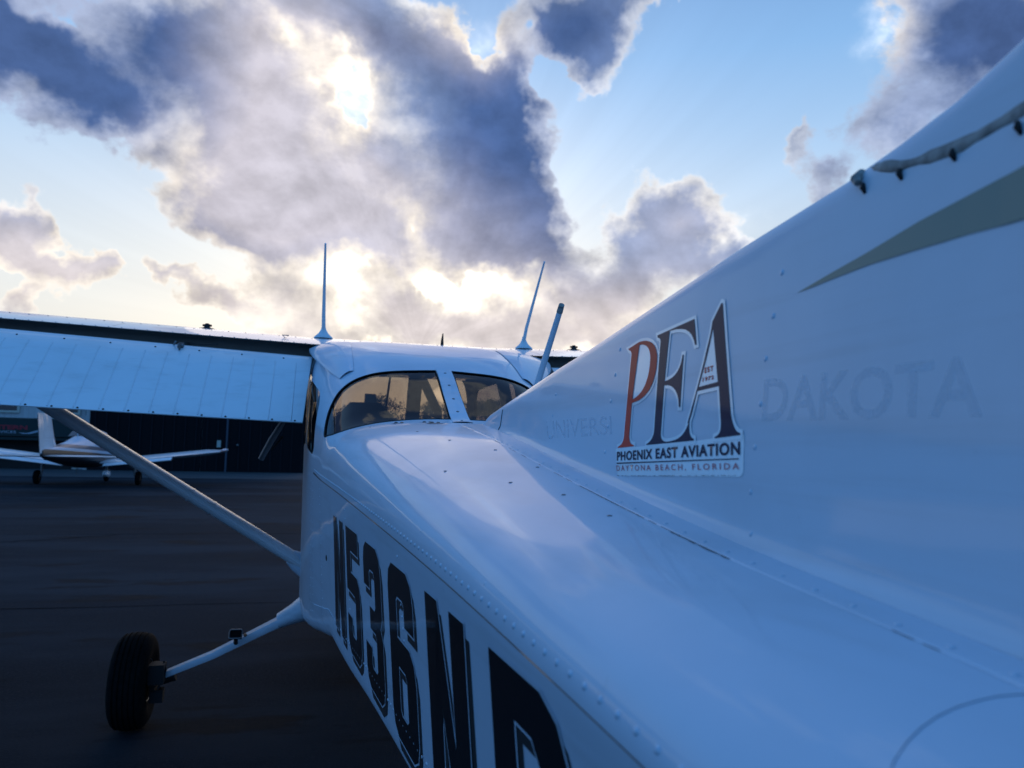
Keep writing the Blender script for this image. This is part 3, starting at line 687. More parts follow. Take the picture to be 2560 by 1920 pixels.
for chx, y0 in zip('N536ND', REG_Y):
    H = REG_TOP - REG_BOT; W_ = .205 / .70; SL = .17
    def place(vs, off, du=0.0, dv=0.0):
        return [side_pt(y0 - (u * W_ + SL * (v * H - .0) - 0.0) - du + .05, REG_BOT + v * H + dv, off) for u, v in vs]
    def fine(loops, grow):
        sc = [[(u * W_, v * H) for u, v in smooth_keep(lp)] for lp in loops]
        vs, fs = loops_mesh(sc, grow)
        return [(v[0] / W_, v[1] / H) for v in vs], fs
    def smooth_keep(lp):
        return lp
    ty = {}
    vs, fs = fine(GL[chx], 0)
    MB().add(place(vs, .0006, .016, -.016), fs).build('letter_shadow', M['shadowgrey'], fus, False)
    vs2, fs2 = fine(GL[chx], .0035)
    MB().add(place(vs2, .0010), fs2).build('letter_outline', M['white'], fus, False)
    MB().add(place(vs, .0014), fs).build('registration_letter', M['black'], fus, False)

# ---------------------------------------------------------------- fin
ys = sorted({round(y, 4) for y in [2.088 - .001, 2.07, 2.04, 2.0, 1.9, 1.8] + [1.7 - .06 * i for i in range(22)] + [.384, .36, .3, .2, .1, 0, -.1, -.2, -.3, -.4]})
wl = [0, .0008, .002, .004, .007, .011, .016, .022, .035]
mb = MB()
for sgn in (-1, 1):
    rows = []
    for y in ys:
        zt_ = zle(y); zb_ = sec(y)[0] - .012; Hh = zt_ - zb_; row = []
        for a in wl: row.append(min(a, Hh * a / .036 * .5 if Hh < .07 else a))
        rest = [row[-1] + (Hh - row[-1]) * q for q in (.08, .18, .3, .42, .54, .66, .76, .84, .88, .91, .935, .955, .97, .98, .99, 1.0)]
        row += rest
        rows.append([(sgn * fin_t(y, zt_ - a), y, zt_ - a) for a in row])
    mb.grid(rows)
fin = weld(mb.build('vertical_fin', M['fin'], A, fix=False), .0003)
# rudder behind the fin
mb = MB()
for sgn in (-1, 1):
    rows = []
    for k in range(8):
        f = k / 7
        rows.append([(sgn * (.038 * (1 - f) + .004) * (1 - .3 * z), (-.41 - .5 * f) - .28 * z, 1.12 + 1.5 * z) for z in (0, .25, .5, .75, 1)])
    mb.grid(rows)
weld(mb.build('rudder', M['white'], A, fix=False))
# horizontal stabiliser (behind the camera)
for sgn in (-1, 1):
    mb = MB(); rows = []
    for k in range(6):
        f = k / 5; x = sgn * (.16 + 1.55 * f); c0 = -.42 - .12 * f; cl = .95 - .3 * f
        rows.append([(x, c0 - cl * q, 1.10 + zz * (1 - .4 * f)) for q, zz in ((0, 0), (.05, .022), (.25, .04), (.6, .028), (1, 0), (.6, -.028), (.25, -.04), (.05, -.022))])
    mb.grid(rows, True, True); mb.build('horizontal_stabiliser', M['white'], A)
def on_fin(vs, off): return [(-(fin_t(y, z) + off), y, z) for y, z in vs]
# fin foot flange with rivets and a chipped seam along the spine
fl = MB(); rows = []
for i in range(60):
    y = .28 + 1.72 * i / 59; row = []
    for x in (.060, .072, .080, .088, .0895):
        row.append((-x, y, fus_z(y, x) + (.0016 if x < .089 else .0001)))
    rows.append(row)
fl.grid(rows); flange = fl.build('fin_flange', M['white'], fin)
b = MB(); i = 0; y = .34
while y < 1.95:
    b.dome((-.081, y, fus_z(y, .081) + .0016), (-.1, 0, 1), .0028, .0010); y += .0425
absorb(flange, b.build('rivet_row', M['white'], flange))
b = MB(); random.seed(8)
y = .33
while y < 1.9:
    L = random.uniform(.01, .05); big = .60 < y < .72 or .80 < y < 1.02
    wdt = (random.uniform(.0018, .0030) if y < .75 else random.uniform(.0007, .0013)) if big else .0003
    if big or random.random() < .5:
        n = 8; rows = []
        for k in range(n + 1):
            yy = y + L * k / n; j = random.uniform(.3, 1) * wdt * (1 if 0 < k < n else .2)
            rows.append([(-.0897, yy, fus_z(yy, .0897) + .0009), (-.0899 - j, yy, fus_z(yy, .09) + .0007)])
        b.grid(rows)
    y += L * (1 if big else 1.5)
absorb(flange, b.build('chipped_edge', M['crack'], flange))
# rivets down the ribs of the fin
b = MB()
for y, z in [(.6393, 1.5749), (.6481, 1.5333), (.6556, 1.4919), (.6588, 1.4476), (.6633, 1.4054), (.6655, 1.3618), (.6594, 1.3221), (1.0521, 1.5485), (1.0602, 1.5112), (1.0672, 1.4718), (1.0685, 1.434), (1.0711, 1.3957), (1.36, 1.50), (1.365, 1.46), (1.37, 1.42)]:
    b.dome((-fin_t(y, z), y, z), (-1, 0, .1), .0031, .0013, 10)
absorb(fin, b.build('rivet_row', M['white'], fin))
# aged sealant along the joint of the dorsal fillet and the fin, with studs under it
b = MB(); rows = []; random.seed(3)
for i in range(60):
    y = .530 - .62 * i / 59; zc = 1.6345 - .012 * min(1, i / 10) - .004 * math.sin(i * .23); hh = .0040 + .0008 * math.sin(i * .9) + random.uniform(-.0006, .0006)
    if i < 3: hh *= (.4, .75, .9)[i]; 
    zc = zc if i > 4 else zc + .002 * (4 - i)
    rows.append([(-(fin_t(y, zc + q * hh) + o), y, zc + q * hh) for q, o in ((1.3, .0001), (.8, .0009), (0, .0014), (-.8, .0011), (-1.2, .0001))])
b.grid(rows); b.build('joint_sealant', M['seal'], fin)
b = MB()
for y, z in ((.5275, 1.6225), (.4851, 1.6195), (.4322, 1.6150), (.3777, 1.612), (.32, 1.610), (.24, 1.607)):
    t0 = fin_t(y, z)
    b.tube([(-t0 - .001, y + .0012, z + .004), (-t0 - .0022, y + .0006, z), (-t0 - .0008, y - .001, z - .0052)], [.0015, .0024, .0013], 8)
split_loose(b.build('stud', M['darksteel'], fin))
b = MB(); b.tube([(-.010, .54, 1.640), (-.020, .535, 1.632), (-.021, .531, 1.627)], [.004, .0045, .003], 8); b.build('joint_clip', M['seal'], fin)
# LE cap of the upper fin
# sage stripe
stripe = [(.6113, 1.5488), (.5614, 1.5515), (.5117, 1.5535), (.4602, 1.5529), (.4129, 1.5515), (.372, 1.549), (.25, 1.545), (.05, 1.542), (-.35, 1.54), (-.35, 1.75), (.05, 1.635), (.25, 1.605), (.374, 1.5845), (.4149, 1.580), (.462, 1.5745), (.5128, 1.5653), (.5619, 1.5575)]
vs, fs = loops_mesh([densify(stripe, .03)])
vs, fs = dice(vs, fs); MB().add(on_fin([v[:2] for v in vs], .0007), fs).build('stripe', M['stripe'], fin, False)
# logo sticker
for k, off in (('P', .0006), ('E', .0008), ('A', .0010)):
    vs, fs = loops_mesh([DECAL[k][0]], .0042)
    if k in 'EA' or True:
        inner = [DECAL[k][1]] if len(DECAL[k]) > 1 else []
        o_ = loops_mesh([DECAL[k][0]], .0042)
    o_ = dice(*o_); MB().add(on_fin([v[:2] for v in o_[0]], off), o_[1]).build('sticker_backing', M['sticker'], fin, False)
vs, fs = loops_mesh([DECAL['plate']])
vs, fs = dice(vs, fs, (.03, .006)); MB().add(on_fin([v[:2] for v in vs], .0005), fs).build('sticker_backing', M['sticker'], fin, False)
for k, mm in (('P', 'red'), ('E', 'navy'), ('A', 'navy')):
    vs, fs = loops_mesh(DECAL[k])
    vs, fs = dice(vs, fs); MB().add(on_fin([v[:2] for v in vs], .0013), fs).build('logo_letter', M[mm], fin, False)
def quad_text(txt, q, m_, off, bold=0, name='sticker_text', sp=1.0):
    vs, fs = text_mesh(txt, bold, sp); (b0, b1, t1, t0) = q
    P2 = []
    for u, v in vs:
        lo = [b0[i] + (b1[i] - b0[i]) * u for i in (0, 1)]; hi = [t0[i] + (t1[i] - t0[i]) * u for i in (0, 1)]
        P2.append(tuple(lo[i] + (hi[i] - lo[i]) * v for i in (0, 1)))
    P2, fs = dice(P2, fs); return MB().add(on_fin(P2, off), fs).build(name, m_, fin, True, 0)
quad_text('PHOENIX EAST AVIATION', DECAL['t1'], M['navy'], .0012, .028, sp=1.12)
quad_text('DAYTONA BEACH, FLORIDA', DECAL['t2'], M['smallred'], .0012, .0, sp=1.45)
quad_text('EST', DECAL['est'], M['red'], .0014, .035, sp=1.25)
quad_text('1972', DECAL['y72'], M['red'], .0014, .035, sp=1.25)
MB().add(on_fin(DECAL['rule'], .0012), [(0, 1, 2, 3)]).build('sticker_rule', M['navy'], fin, False)
b = MB(); random.seed(5); pe = DECAL['plateedge']
for i in range(len(pe) - 1):
    for k in range(3):
        if random.random() < .72:
            a = [pe[i][j] + (pe[i + 1][j] - pe[i][j]) * (k / 3) for j in (0, 1)]; c_ = [pe[i][j] + (pe[i + 1][j] - pe[i][j]) * ((k + random.uniform(.6, 1)) / 3) for j in (0, 1)]
            h_ = random.uniform(.0002, .0006)
            b.add(on_fin([a, c_, (c_[0], c_[1] + h_), (a[0], a[1] + h_)], .0012), [(0, 1, 2, 3)])
absorb(fin, b.build('sticker_edge_wear', M['crack'], fin, False))
quad_text('UNIVERSI', [(1.3839, 1.416), (1.0491, 1.4224), (1.0594, 1.4493), (1.4025, 1.4510)], M['ghost'], .0003, .0, 'faded_lettering')
quad_text('DAKOTA', [(.655, 1.432), (.398, 1.428), (.398, 1.468), (.655, 1.472)], M['ghost'], .0003, .02, 'faded_lettering')
# the seam where the dorsal fillet starts
b = MB(); y = 1.80
b.tube([(-(fin_t(y, z) + .0004), y, z) for z in [sec(y)[0] + .002 + .010 * k for k in range(6)] if z < zle(y)], .0011, 5); b.build('fillet_seam', M['gap'], fin)

# ---------------------------------------------------------------- wing
DIH = math.tan(R(1.75))
def zref(x): return max(0, abs(x) - .5) * DIH
def airf(x, yc, up):   # local chord coordinate 0 at LE to 1 at TE -> z offset from the chord line, for 12 percent section
    q = min(max(yc, 0), 1)
    th = .6 * (.2969 * math.sqrt(q) - .126 * q - .3516 * q * q + .2843 * q ** 3 - .1015 * q ** 4)
    cam_ = .02 / .16 * (.8 * q - q * q) if q < .4 else .02 / .36 * (.2 + .8 * q - q * q)
    return cam_ + th if up else cam_ - th
def wing_pt(x, q, up):
    ax = abs(x); tp = max(0, (ax - 2.6) / 2.9)
    ch_ = 1.62 - .5 * tp; yle = 4.80 - .06 * tp
    y = yle - ch_ * q
    zc = 1.888 - .095 * (1.62 * q) * (1 - .5 * tp) + zref(x)
    return (x, y, zc + airf(x, q, up) * ch_)
QU = [0, .004, .012, .03, .06, .1, .16, .24, .32, .40, .48, .56, .64, .70, .735]
QL = [.70, .66, .58, .48, .38, .28, .2, .12, .07, .035, .012, .004]
wing = None
xs = [-5.4, -4.6, -3.8, -3.2, -2.9, -2.4, -1.9, -1.4, -.9, -.6, -.5, -.3, 0, .3, .5, .6, .9, 1.4, 1.9, 2.4, 2.9, 3.2, 3.8, 4.6, 5.4]
rows = [[wing_pt(x, q, True) for q in QU] for x in xs]
rows2 = [[wing_pt(x, q, False) for q in QL[::-1]] for x in xs]
mb = MB(); mb.grid(rows); mb.grid(rows2)
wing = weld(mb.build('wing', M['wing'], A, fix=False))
mb = MB()   # the dark cove behind the rear spar: its face and roof, with a lip thickness
for sg in (-1, 1):
    cx = [sg * v for v in (.47 if sg < 0 else .625, .8, 1.4, 2.0, 2.6, 2.95)]
    mb.grid([[wing_pt(x, .735, True), tuple(Vector(wing_pt(x, .735, True)) - Vector((0, 0, .004))), tuple(Vector(wing_pt(x, .66, True)) - Vector((0, 0, .012))), tuple((Vector(wing_pt(x, .655, True)) + Vector(wing_pt(x, .655, False))) / 2), wing_pt(x, .69, False), wing_pt(x, .70, False)] for x in cx])
split_loose(mb.build('flap_cove', M['cove'], wing))
mb = MB()
for sg in (-1, 1):
    cx = [sg * v for v in (2.95, 3.5, 4.2, 5.0, 5.35)]
    mb.grid([[wing_pt(x, q, True) for q in (.735, .82, .9, 1.0)] + [wing_pt(x, q, False) for q in (.995, .9, .8, .70)] for x in cx], False)
split_loose(mb.build('aileron', M['wing'], wing))
for sg in (-1, 1):
    b = MB(); b.grid([[tuple(Vector(wing_pt(sg * (5.4 + .0 + .16 * math.sin(a)), .5, True)) * 0 + Vector((sg * (5.4 + .16 * math.sin(a)), *(Vector(wing_pt(sg * 5.4, q, up))[1:] )))) if False else (sg * (5.4 + .14 * math.sin(a)), wing_pt(sg * 5.4, q, up)[1] * 1.0, wing_pt(sg * 5.4, .4, True)[2] * (1 - math.cos(a)) + wing_pt(sg * 5.4, q, up)[2] * math.cos(a)) for q, up in [(q, True) for q in (0, .05, .2, .4, .7, 1)] + [(q, False) for q in (.7, .4, .2, .05)]] for a in (0, .5, 1.0, 1.4)], True, True)
    b.build('wing_tip', M['wing'], wing)
# raised rivet lines and lap edges over the wing
b = MB()
for q in (.32, .52, .725):
    x = -2.5
    while x < 2.5:
        if abs(x) > .5 or q < .6:
            p = wing_pt(x, q, True); b.dome(p, (0, .15, 1), .0032, .0016)
        x += .052 if q > .6 else .08
absorb(wing, b.build('rivet_row', M['steel'], wing))
b = MB()
for x0 in (-.62, -1.35, -2.05, .62, 1.3):
    b.grid([[tuple(Vector(wing_pt(x0 - .0012, q, True)) + Vector((0, 0, .0006))), tuple(Vector(wing_pt(x0 + .0012, q, True)) + Vector((0, 0, .0006)))] for q in (.2, .3, .4, .5, .6, .7)])
b.grid([[tuple(Vector(wing_pt(x, .47, True)) + Vector((0, 0, .0008))), tuple(Vector(wing_pt(x, .475, True)) + Vector((0, 0, .0008)))] for x in [-3 + .25 * i for i in range(25)]])
absorb(wing, b.build('panel_seam', M['shadowgrey'], wing))
# flaps, lowered
def flap_pt(x, a, n):   # a = 0 nose .. 1 trailing edge along the flap chord, n = offset normal to it (up/back)
    nose = Vector((x, 3.555, 1.758 + zref(x) + .012 * max(0, abs(x) - .5))); te = Vector((x, 3.165, 1.478 + zref(x) - .003))
    d = te - nose; nn = Vector((0, d.z, -d.y)).normalized()
    if nn.z < 0: nn = -nn
    return tuple(nose + d * a + nn * n)
prof = [(.0, -.022), (-.035, -.010), (-.045, .008), (-.03, .024), (.02, .036), (.10, .040), (.25, .038), (.5, .027), (.8, .012), (1.0, .002), (1.0, -.002), (.8, -.006), (.5, -.012), (.2, -.02)]
for sg in (-1, 1):
    x0, x1 = (-.512 if sg < 0 else .66), 2.93 * sg
    mb = MB(); n = 12
    mb.grid([[flap_pt(x0 + (x1 - x0) * i / n - (sg * .022 * (1 - a) if i == 0 else 0), a, h) for a, h in prof] for i in range(n + 1)], True, True)
    fl = mb.build('flap', M['wing'], A, angle=50)
    b = MB(); x = x0 + .045 * sg; k = 0
    while abs(x) < 2.9:     # pressed stiffening beads
        sk = 0.0
        b.grid([[flap_pt(x - .003, a, h + .0001), flap_pt(x, a, h + .0026), flap_pt(x + .003, a, h + .0001)] for a, h in ((.17, .0394), (.25, .038), (.5, .027), (.8, .012), (.985, .0032))])
        x += .0875 * sg
    absorb(fl, b.build('stiffening_bead', M['wing'], fl))
    b = MB(); x = x0 + .03 * sg
    while abs(x) < 2.9:
        b.dome(flap_pt(x, .985, .003), (0, -.6, .8), .0045, .0035)
        if int(abs(x) * 100) % 2 == 0 or True:
            pass
        x += .0875 * sg
    x = x0 + .1 * sg
    while abs(x) < 2.9:
        b.dome(flap_pt(x, .10, .040), (0, -.6, .8), .0042, .003); x += .175 * sg
    absorb(fl, b.build('rivet_row', M['darksteel'], fl))
    for xt in (1.04, 2.04):
        b = MB(); x = xt * sg
        p0 = Vector(wing_pt(x, .66, False)) + Vector((0, 0, .06)); p1 = Vector(flap_pt(x, .06, .036))
        b.box((p0 + p1) / 2 + Vector((0, 0, .006)), (.007, (p0 - p1).length + .07, .030), Matrix.Rotation(math.atan2(p0.z - p1.z, p0.y - p1.y), 3, 'X'))
        b.lathe([(x - .012, .013), (x + .012, .013)], (0, p1.y, p1.z + .004), 'X', 14)
        b.tube([(x + .02 * sg, 3.50, 1.80 + zref(x)), (x + .045 * sg, 3.56, 1.775 + zref(x)), (x + .05 * sg, 3.60, 1.79 + zref(x))], .004, 6)
        b.build('flap_track', M['steel'], A)
        b = MB()
        b.tube([(x + .03, 3.53, 1.8 + zref(x)), (x + .09, 3.50, 1.792 + zref(x)), (x + .15, 3.52, 1.80 + zref(x))], .0022, 5); b.build('control_cable', M['darksteel'], A)
# wing root fillet: a shelf that runs from the wing's rear edge down to the corner of the rear window
for sg in (-1, 1):
    xl = .505 if sg < 0 else .640; rows = []
    for i in range(17):
        f = i / 16; y = 3.615 - .70 * f; xs_ = .385 + 0.0 * f
        zt_ = fus_z(y, .36); xe = xl + (.378 - xl) * f ** 1.5; ze = 1.828 + (1.640 - 1.828) * f ** 1.05
        row = [(sg * .33, y, fus_z(y, .33) + .0025)]
        for k in range(1, 7):
            q = k / 6; row.append((sg * (.33 + (xe - .33) * q), y, fus_z(y, .33) + .0025 + (ze - fus_z(y, .33)) * q ** 2.2))
        k_ = (1 - f) ** .6
        row += [(sg * (xe + .002), y, ze - .008 * k_), (sg * (xe - .004), y, ze - .014 * k_ - .001), (sg * (xe - .03 * k_ - .003), y + .01, ze - .012 * k_ - .001), (sg * (xe - .12 * k_ - .005), y + .02, ze - .012 * k_ - .001)]
        rows.append(row)
    MB().grid(rows).build('wing_root_fairing', M['white'], A, angle=60)
# struts
def foil_strut(p0, p1, chord, thick, name, parent, m_, taper=1.0):
    p0, p1 = Vector(p0), Vector(p1); d = (p1 - p0).normalized(); cy = Vector((0, 1, 0)); cy = (cy - d * cy.dot(d)).normalized(); n = d.cross(cy)
    pr = [(-.5, 0), (-.46, .3), (-.3, .46), (0, .5), (.3, .38), (.46, .18), (.5, 0), (.46, -.18), (.3, -.38), (0, -.5), (-.3, -.46), (-.46, -.3)]
    rows = [[p0 + (p1 - p0) * f - cy * a * chord + n * b_ * thick for a, b_ in pr] for f in (0, .25, .5, .75, 1)]
    return MB().grid(rows, True, True).build(name, m_, parent)
for sg in (-1, 1):
    st = foil_strut((sg * .48, 4.12, .762), (sg * 2.15, 4.16, 1.80), .125, .066, 'wing_strut', A, M['wing'])
    if sg < 0:
        d = (Vector((-2.15, 4.16, 1.80)) - Vector((-.48, 4.12, .762)))
        for f0, f1, mm, nm in ((.290, .338, 'gap', 'strut_tape'),):
            p0 = Vector((-.48, 4.12, .762)) + d * f0; p1 = Vector((-.48, 4.12, .762)) + d * f1
            b = MB(); up = Vector((-.52, -.05, .85)).normalized()
            b.tube([p0 + up * .031 + Vector((0, -.035, 0)), p1 + up * .031 + Vector((0, -.035, 0))], .0085, 8); b.build(nm, M[mm], st)
        for f0 in (.282, .345):
            p0 = Vector((-.48, 4.12, .762)) + d * f0
            b = MB(); dn = d.normalized(); n_ = Vector((0, 1, 0)).cross(dn).normalized()
            pr = [(.5 * math.cos(a), .5 * math.sin(a)) for a in [2 * math.pi * k / 20 for k in range(20)]]
            b.grid([[p0 + dn * q + Vector((0, 1, 0)) * a * .130 + n_ * c_ * .071 for a, c_ in pr] for q in (-.004, .004)], True); b.build('strut_band', M['wing'], st)
        b = MB(); p0 = Vector((-.48, 4.12, .762)) + d * .31; b.box(p0 - Vector((-.03, 0, .045)), (.012, .03, .03)); b.build('tie_down_ring', M['darksteel'], st)
    b = MB(); b.tube([(sg * .45, 4.12, .742), (sg * .52, 4.12, .785), (sg * .56, 4.12, .812)], [.065, .052, .037], 14); b.build('strut_cuff', M['white'], A)
# main landing gear
for sg in (-1, 1):
    g0 = [(.40, 4.02, .585), (.50, 4.00, .555), (.66, 4.01, .478), (.90, 4.05, .352), (1.12, 4.10, .256), (1.20, 4.12, .236)]
    pts = [Vector((sg * a, b_, c_)) for a, b_, c_ in g0]
    rows = []
    for i, p in enumerate(pts):
        d = (pts[min(i + 1, 5)] - pts[max(i - 1, 0)]).normalized(); n_ = Vector((0, 1, 0)).cross(d).normalized()
        wy = (.060, .054, .042, .033, .027, .025)[i]; tz = (.026, .026, .021, .018, .016, .016)[i]
        rows.append([p + Vector((0, 1, 0)) * wy * a + n_ * tz * c_ for a, c_ in ((-1, -.5), (-.9, -.85), (.9, -.85), (1, -.5), (1, .5), (.9, .85), (-.9, .85), (-1, .5))])
    leg = MB().grid(rows, True, True).build('landing_gear_leg', M['white'], A, angle=30)
    # fairing where the leg leaves the belly
    rows = []
    for k, (x, z, ry, rz_) in enumerate(((.36, .62, .20, .10), (.42, .60, .16, .085), (.475, .578, .11, .062), (.53, .548, .082, .046), (.575, .526, .070, .038), (.60, .514, .066, .034))):
        rows.append([(sg * (x + .3 * (z - .55) * 0 + .25 * rz_ * math.sin(a)), 4.0 + ry * math.cos(a), z + rz_ * math.sin(a)) for a in [2 * math.pi * j / 20 for j in range(20)]])
    MB().grid(rows, True, True).build('gear_fairing', M['white'], A)
    b = MB(); ex = .790 * sg       # step plate on the leg
    TL = Matrix.Rotation(R(38), 3, 'X'); b.box((ex, 3.945, .468), (.056, .050, .007), TL)
    stp = b.build('step', M['rubber'], leg)
    b = MB()
    loop = [tuple(Vector((ex, 3.945, .470)) + TL @ Vector((max(-.029, min(.029, .037 * math.cos(a))), max(-.026, min(.026, .033 * math.sin(a))), .003))) for a in [2 * math.pi * k / 32 for k in range(33)]]
    b.tube(loop, .0032, 6, False); b.build('step_rim', M['steel'], stp)
    b = MB(); b.tube([(ex, 3.945, .468), (ex, 3.97, .42)], .010, 6); b.build('step_bracket', M['darksteel'], stp)
    b = MB(); b.ball((ex + .044, 3.925, .470), .009, 8, 6); b.build('step_bolt', mat('rusty_bolt', (.35, .12, .05), .6), stp)
    # wheel
    wx = sg * 1.262; wy = 4.12; wz = .227
    hub = empty('main_wheel', (0, 0, 0)); hub.parent = A
    pr = [(-.066, .095), (-.078, .125), (-.084, .155), (-.080, .185), (-.068, .206)]
    gro = []
    for xg in (-.046, -.023, 0, .023, .046):
        rr_ = .225 - 3.2 * xg * xg
        gro += [(xg - .0075, rr_), (xg - .0035, rr_ - .0005), (xg - .003, rr_ - .006), (xg + .003, rr_ - .006), (xg + .0035, rr_ - .0005), (xg + .0075, rr_)]
    pr = pr + gro + [(-a, r_) for a, r_ in pr[::-1]]
    MB().lathe([(a + wx, r_) for a, r_ in pr], (0, wy, wz), 'X', 56).build('tyre', M['rubber'], hub, angle=60)
    b = MB(); b.lathe([(wx - .062, .04), (wx - .060, .085), (wx - .068, .097), (wx + .068, .097), (wx + .060, .085), (wx + .062, .04)], (0, wy, wz), 'X', 32); b.build('rim', M['steel'], hub)
    b = MB(); xi = wx - sg * .095
    b.lathe([(xi - .012, .085), (xi + .012, .085)], (0, wy, wz), 'X', 28)
    b.box((xi - sg * .02, wy - .075, wz + .05), (.07, .07, .09)); b.box((xi - sg * .02, wy - .05, wz - .06), (.06, .05, .06))
    b.tube([(xi - sg * .02, wy, wz), (xi - sg * .09, wy, wz + .02)], .03, 12)
    b.tube([(xi - sg * .03, wy - .09, wz - .02), (xi - sg * .06, wy - .08, wz + .07), (xi - sg * .045, wy - .06, wz + .10)], .006, 6)
    b.build('brake', M['darksteel'], hub)
# nose gear, propeller, spinner
b = MB(); b.tube([(0, 6.15, .75), (0, 6.25, .2)], .035, 12); b.tube([(-.075, 6.28, .2), (-.075, 6.22, .42), (.075, 6.22, .42), (.075, 6.28, .2)], .014, 8); b.build('nose_strut', M['steel'], A)
nw = empty('nose_wheel'); nw.parent = A
MB().lathe([(-.04, .08), (-.062, .13), (-.055, .17), (-.03, .19), (.03, .19), (.055, .17), (.062, .13), (.04, .08)], (0, 6.28, .19), 'X', 32).build('tyre', M['rubber'], nw)
MB().lathe([(-.03, .03), (-.042, .08), (.042, .08), (.03, .03)], (0, 6.28, .19), 'X', 20).build('rim', M['steel'], nw)
pp = empty('propeller'); pp.parent = A
MB().lathe([(6.96, .13), (7.05, .125), (7.15, .09), (7.22, .04), (7.24, .005)], (0, 0, 1.08), 'Y', 24).build('spinner', M['white'], pp)
for sg in (-1, 1):
    rows = []
    for k in range(9):
        f = k / 8; x = (.08 + .86 * f); tw = R(50 - 35 * f); c_ = .05 + .02 * math.sin(f * 3)
        rows.append([(sg * math.cos(tw) * c_ * a - sg * math.sin(tw) * h_, 7.03 + math.sin(tw) * c_ * a + math.cos(tw) * h_, 1.08 + sg * x * .82) for a, h_ in ((-1, 0), (0, .012), (1, 0), (0, -.004))])
    MB().grid(rows, True, True).build('blade', M['plastic'], pp)

# ---------------------------------------------------------------- antennas and roof fittings
for x, tilt in ((-.445, -.01), (.650, -.01)):
    zb_ = wing_pt(x, .42, True)[2]
    an = empty('whip_antenna'); an.parent = A
    MB().lathe([(0, .050), (.006, .049), (.016, .038), (.030, .024), (.048, .014), (.07, .009)], (x, 4.10, zb_ - .004), 'Z', 20).build('antenna_base', M['antenna'], an)
    MB().tube([(x, 4.10, zb_ + .04), (x + tilt * .3, 4.035, zb_ + .11), (x + tilt, 3.69, zb_ + .40)], [.0105, .0095, .0050], 8).build('antenna_rod', M['antenna'], an)
an = empty('rod_antenna'); an.parent = A
MB().tube([(.205, 2.44, 1.46), (.204, 2.26, 1.60), (.2, 2.03, 1.792)], [.0115, .0105, .0085], 10).build('antenna_rod', M['antenna'], an)
MB().tube([(.2002, 2.038, 1.785), (.1995, 2.018, 1.802)], [.0094, .0085], 10).build('antenna_tip', M['seal'], an)
b = MB(); x = .20; p = Vector(wing_pt(x, .38, True)); b.tube([p - Vector((0, 0, .01)), p + Vector((0, -.005, .030)), p + Vector((0, -.02, .062))], [.010, .007, .003], 8); b.build('air_probe', M['darksteel'], A)
for x in (-1.05, 1.02):
    b = MB(); p = Vector(wing_pt(x, .30, True)); b.lathe([(-.004, .045), (.004, .043), (.010, .018), (.020, .012), (.030, .012), (.033, .006)], tuple(p), 'Z', 18); b.box(p + Vector((.0, 0, .022)), (.046, .010, .010)); b.build('fuel_cap', M['darksteel'], A)
b = MB(); p = Vector(wing_pt(-.62, .60, True)); b.tube([p + Vector((-.005, 0, 0)), p + Vector((-.02, 0, .012)), p + Vector((.012, 0, .012))], .0025, 6); b.build('lift_tab', M['steel'], A)
# rod hanging below the flap: a slanted bar of unidentified purpose
b = MB(); b.tube([(-.60, 3.62, 1.50), (-.655, 3.66, 1.405), (-.70, 3.70, 1.315)], [.013, .015, .013], 8); rod = b.build('hanging_rod', M['steel'], A)
b = MB(); b.tube([(-.605, 3.60, 1.42), (-.65, 3.62, 1.36)], .006, 6); b.build('rod_fitting', M['darksteel'], rod)

# ---------------------------------------------------------------- cabin interior
def seat_back(x, y, z0, z1, w_, name='seat_backrest'):
    rows = []
    for i in range(11):
        f = i / 10; z = z0 + (z1 - z0) * f; k = w_ * (1 if f < .6 else math.sqrt(max(0.02, 1 - ((f - .6) / .4) ** 2 * .85)))
        rows.append([(x + k * a, y - .10 * f + d_, z) for a, d_ in ((-1, 0), (-.9, -.045), (0, -.06), (.9, -.045), (1, 0), (.9, .045), (0, .05), (-.9, .045))])
    return MB().grid(rows, True, True).build(name, M['seat'], A, angle=60)
seat_back(-.225, 3.95, .85, 1.60, .20); seat_back(.24, 3.95, .85, 1.40, .17)
seat_back(0.0, 3.12, .8, 1.385, .38, 'rear_bench_backrest')
b = MB(); b.ball((-.045, 4.7, 1.52), (.05, .05, .075), 14, 10); b.build('headset', M['plastic'], A)
b = MB(); b.grid([[(x, 5.15, 1.30), (x, 5.2, 1.395 - .12 * abs(x) ** 2), (x, 5.62, 1.41 - .1 * abs(x) ** 2), (x, 5.62, .9), (x, 5.15, .9)] for x in (-.48, -.3, -.1, .1, .3, .48)], True, True); b.build('instrument_panel', M['plastic'], A, angle=30)
b = MB(); b.box((.07, 4.35, 1.60), (.075, .05, .56), Matrix.Rotation(R(3), 3, 'Y')); b.build('cabin_post', M['liner'], A)
b = MB(); b.tube([(.17, 4.95, 1.88), (.33, 5.10, 1.62), (.36, 5.2, 1.40)], .030, 8); b.build('cabin_brace', M['liner'], A)
b = MB()
for sg in (-1, 1): b.tube([(sg * .44, 3.52, 1.28), (sg * .45, 3.54, 1.5), (sg * .38, 3.54, 1.78)], .03, 8)
split_loose(b.build('door_post', M['liner'], A))
b = MB(); b.grid([[(x, 2.62, .9), (x, 2.66, 1.40)] for x in (-.38, 0, .38)]); b.grid([[(-.4, y, 1.405), (.4, y, 1.405)] for y in (2.42, 2.66, 2.9)]); b.build('hat_shelf', M['liner'], A)
b = MB(); b.box((0, 4.1, .86), (.86, 1.6, .02)); b.build('cabin_floor', M['liner'], A)
b = MB(); b.box((.46, 4.15, 1.42), (.02, .10, .06)); b.build('placard', mat('orange_placard', (.45, .13, .08), .5), A)

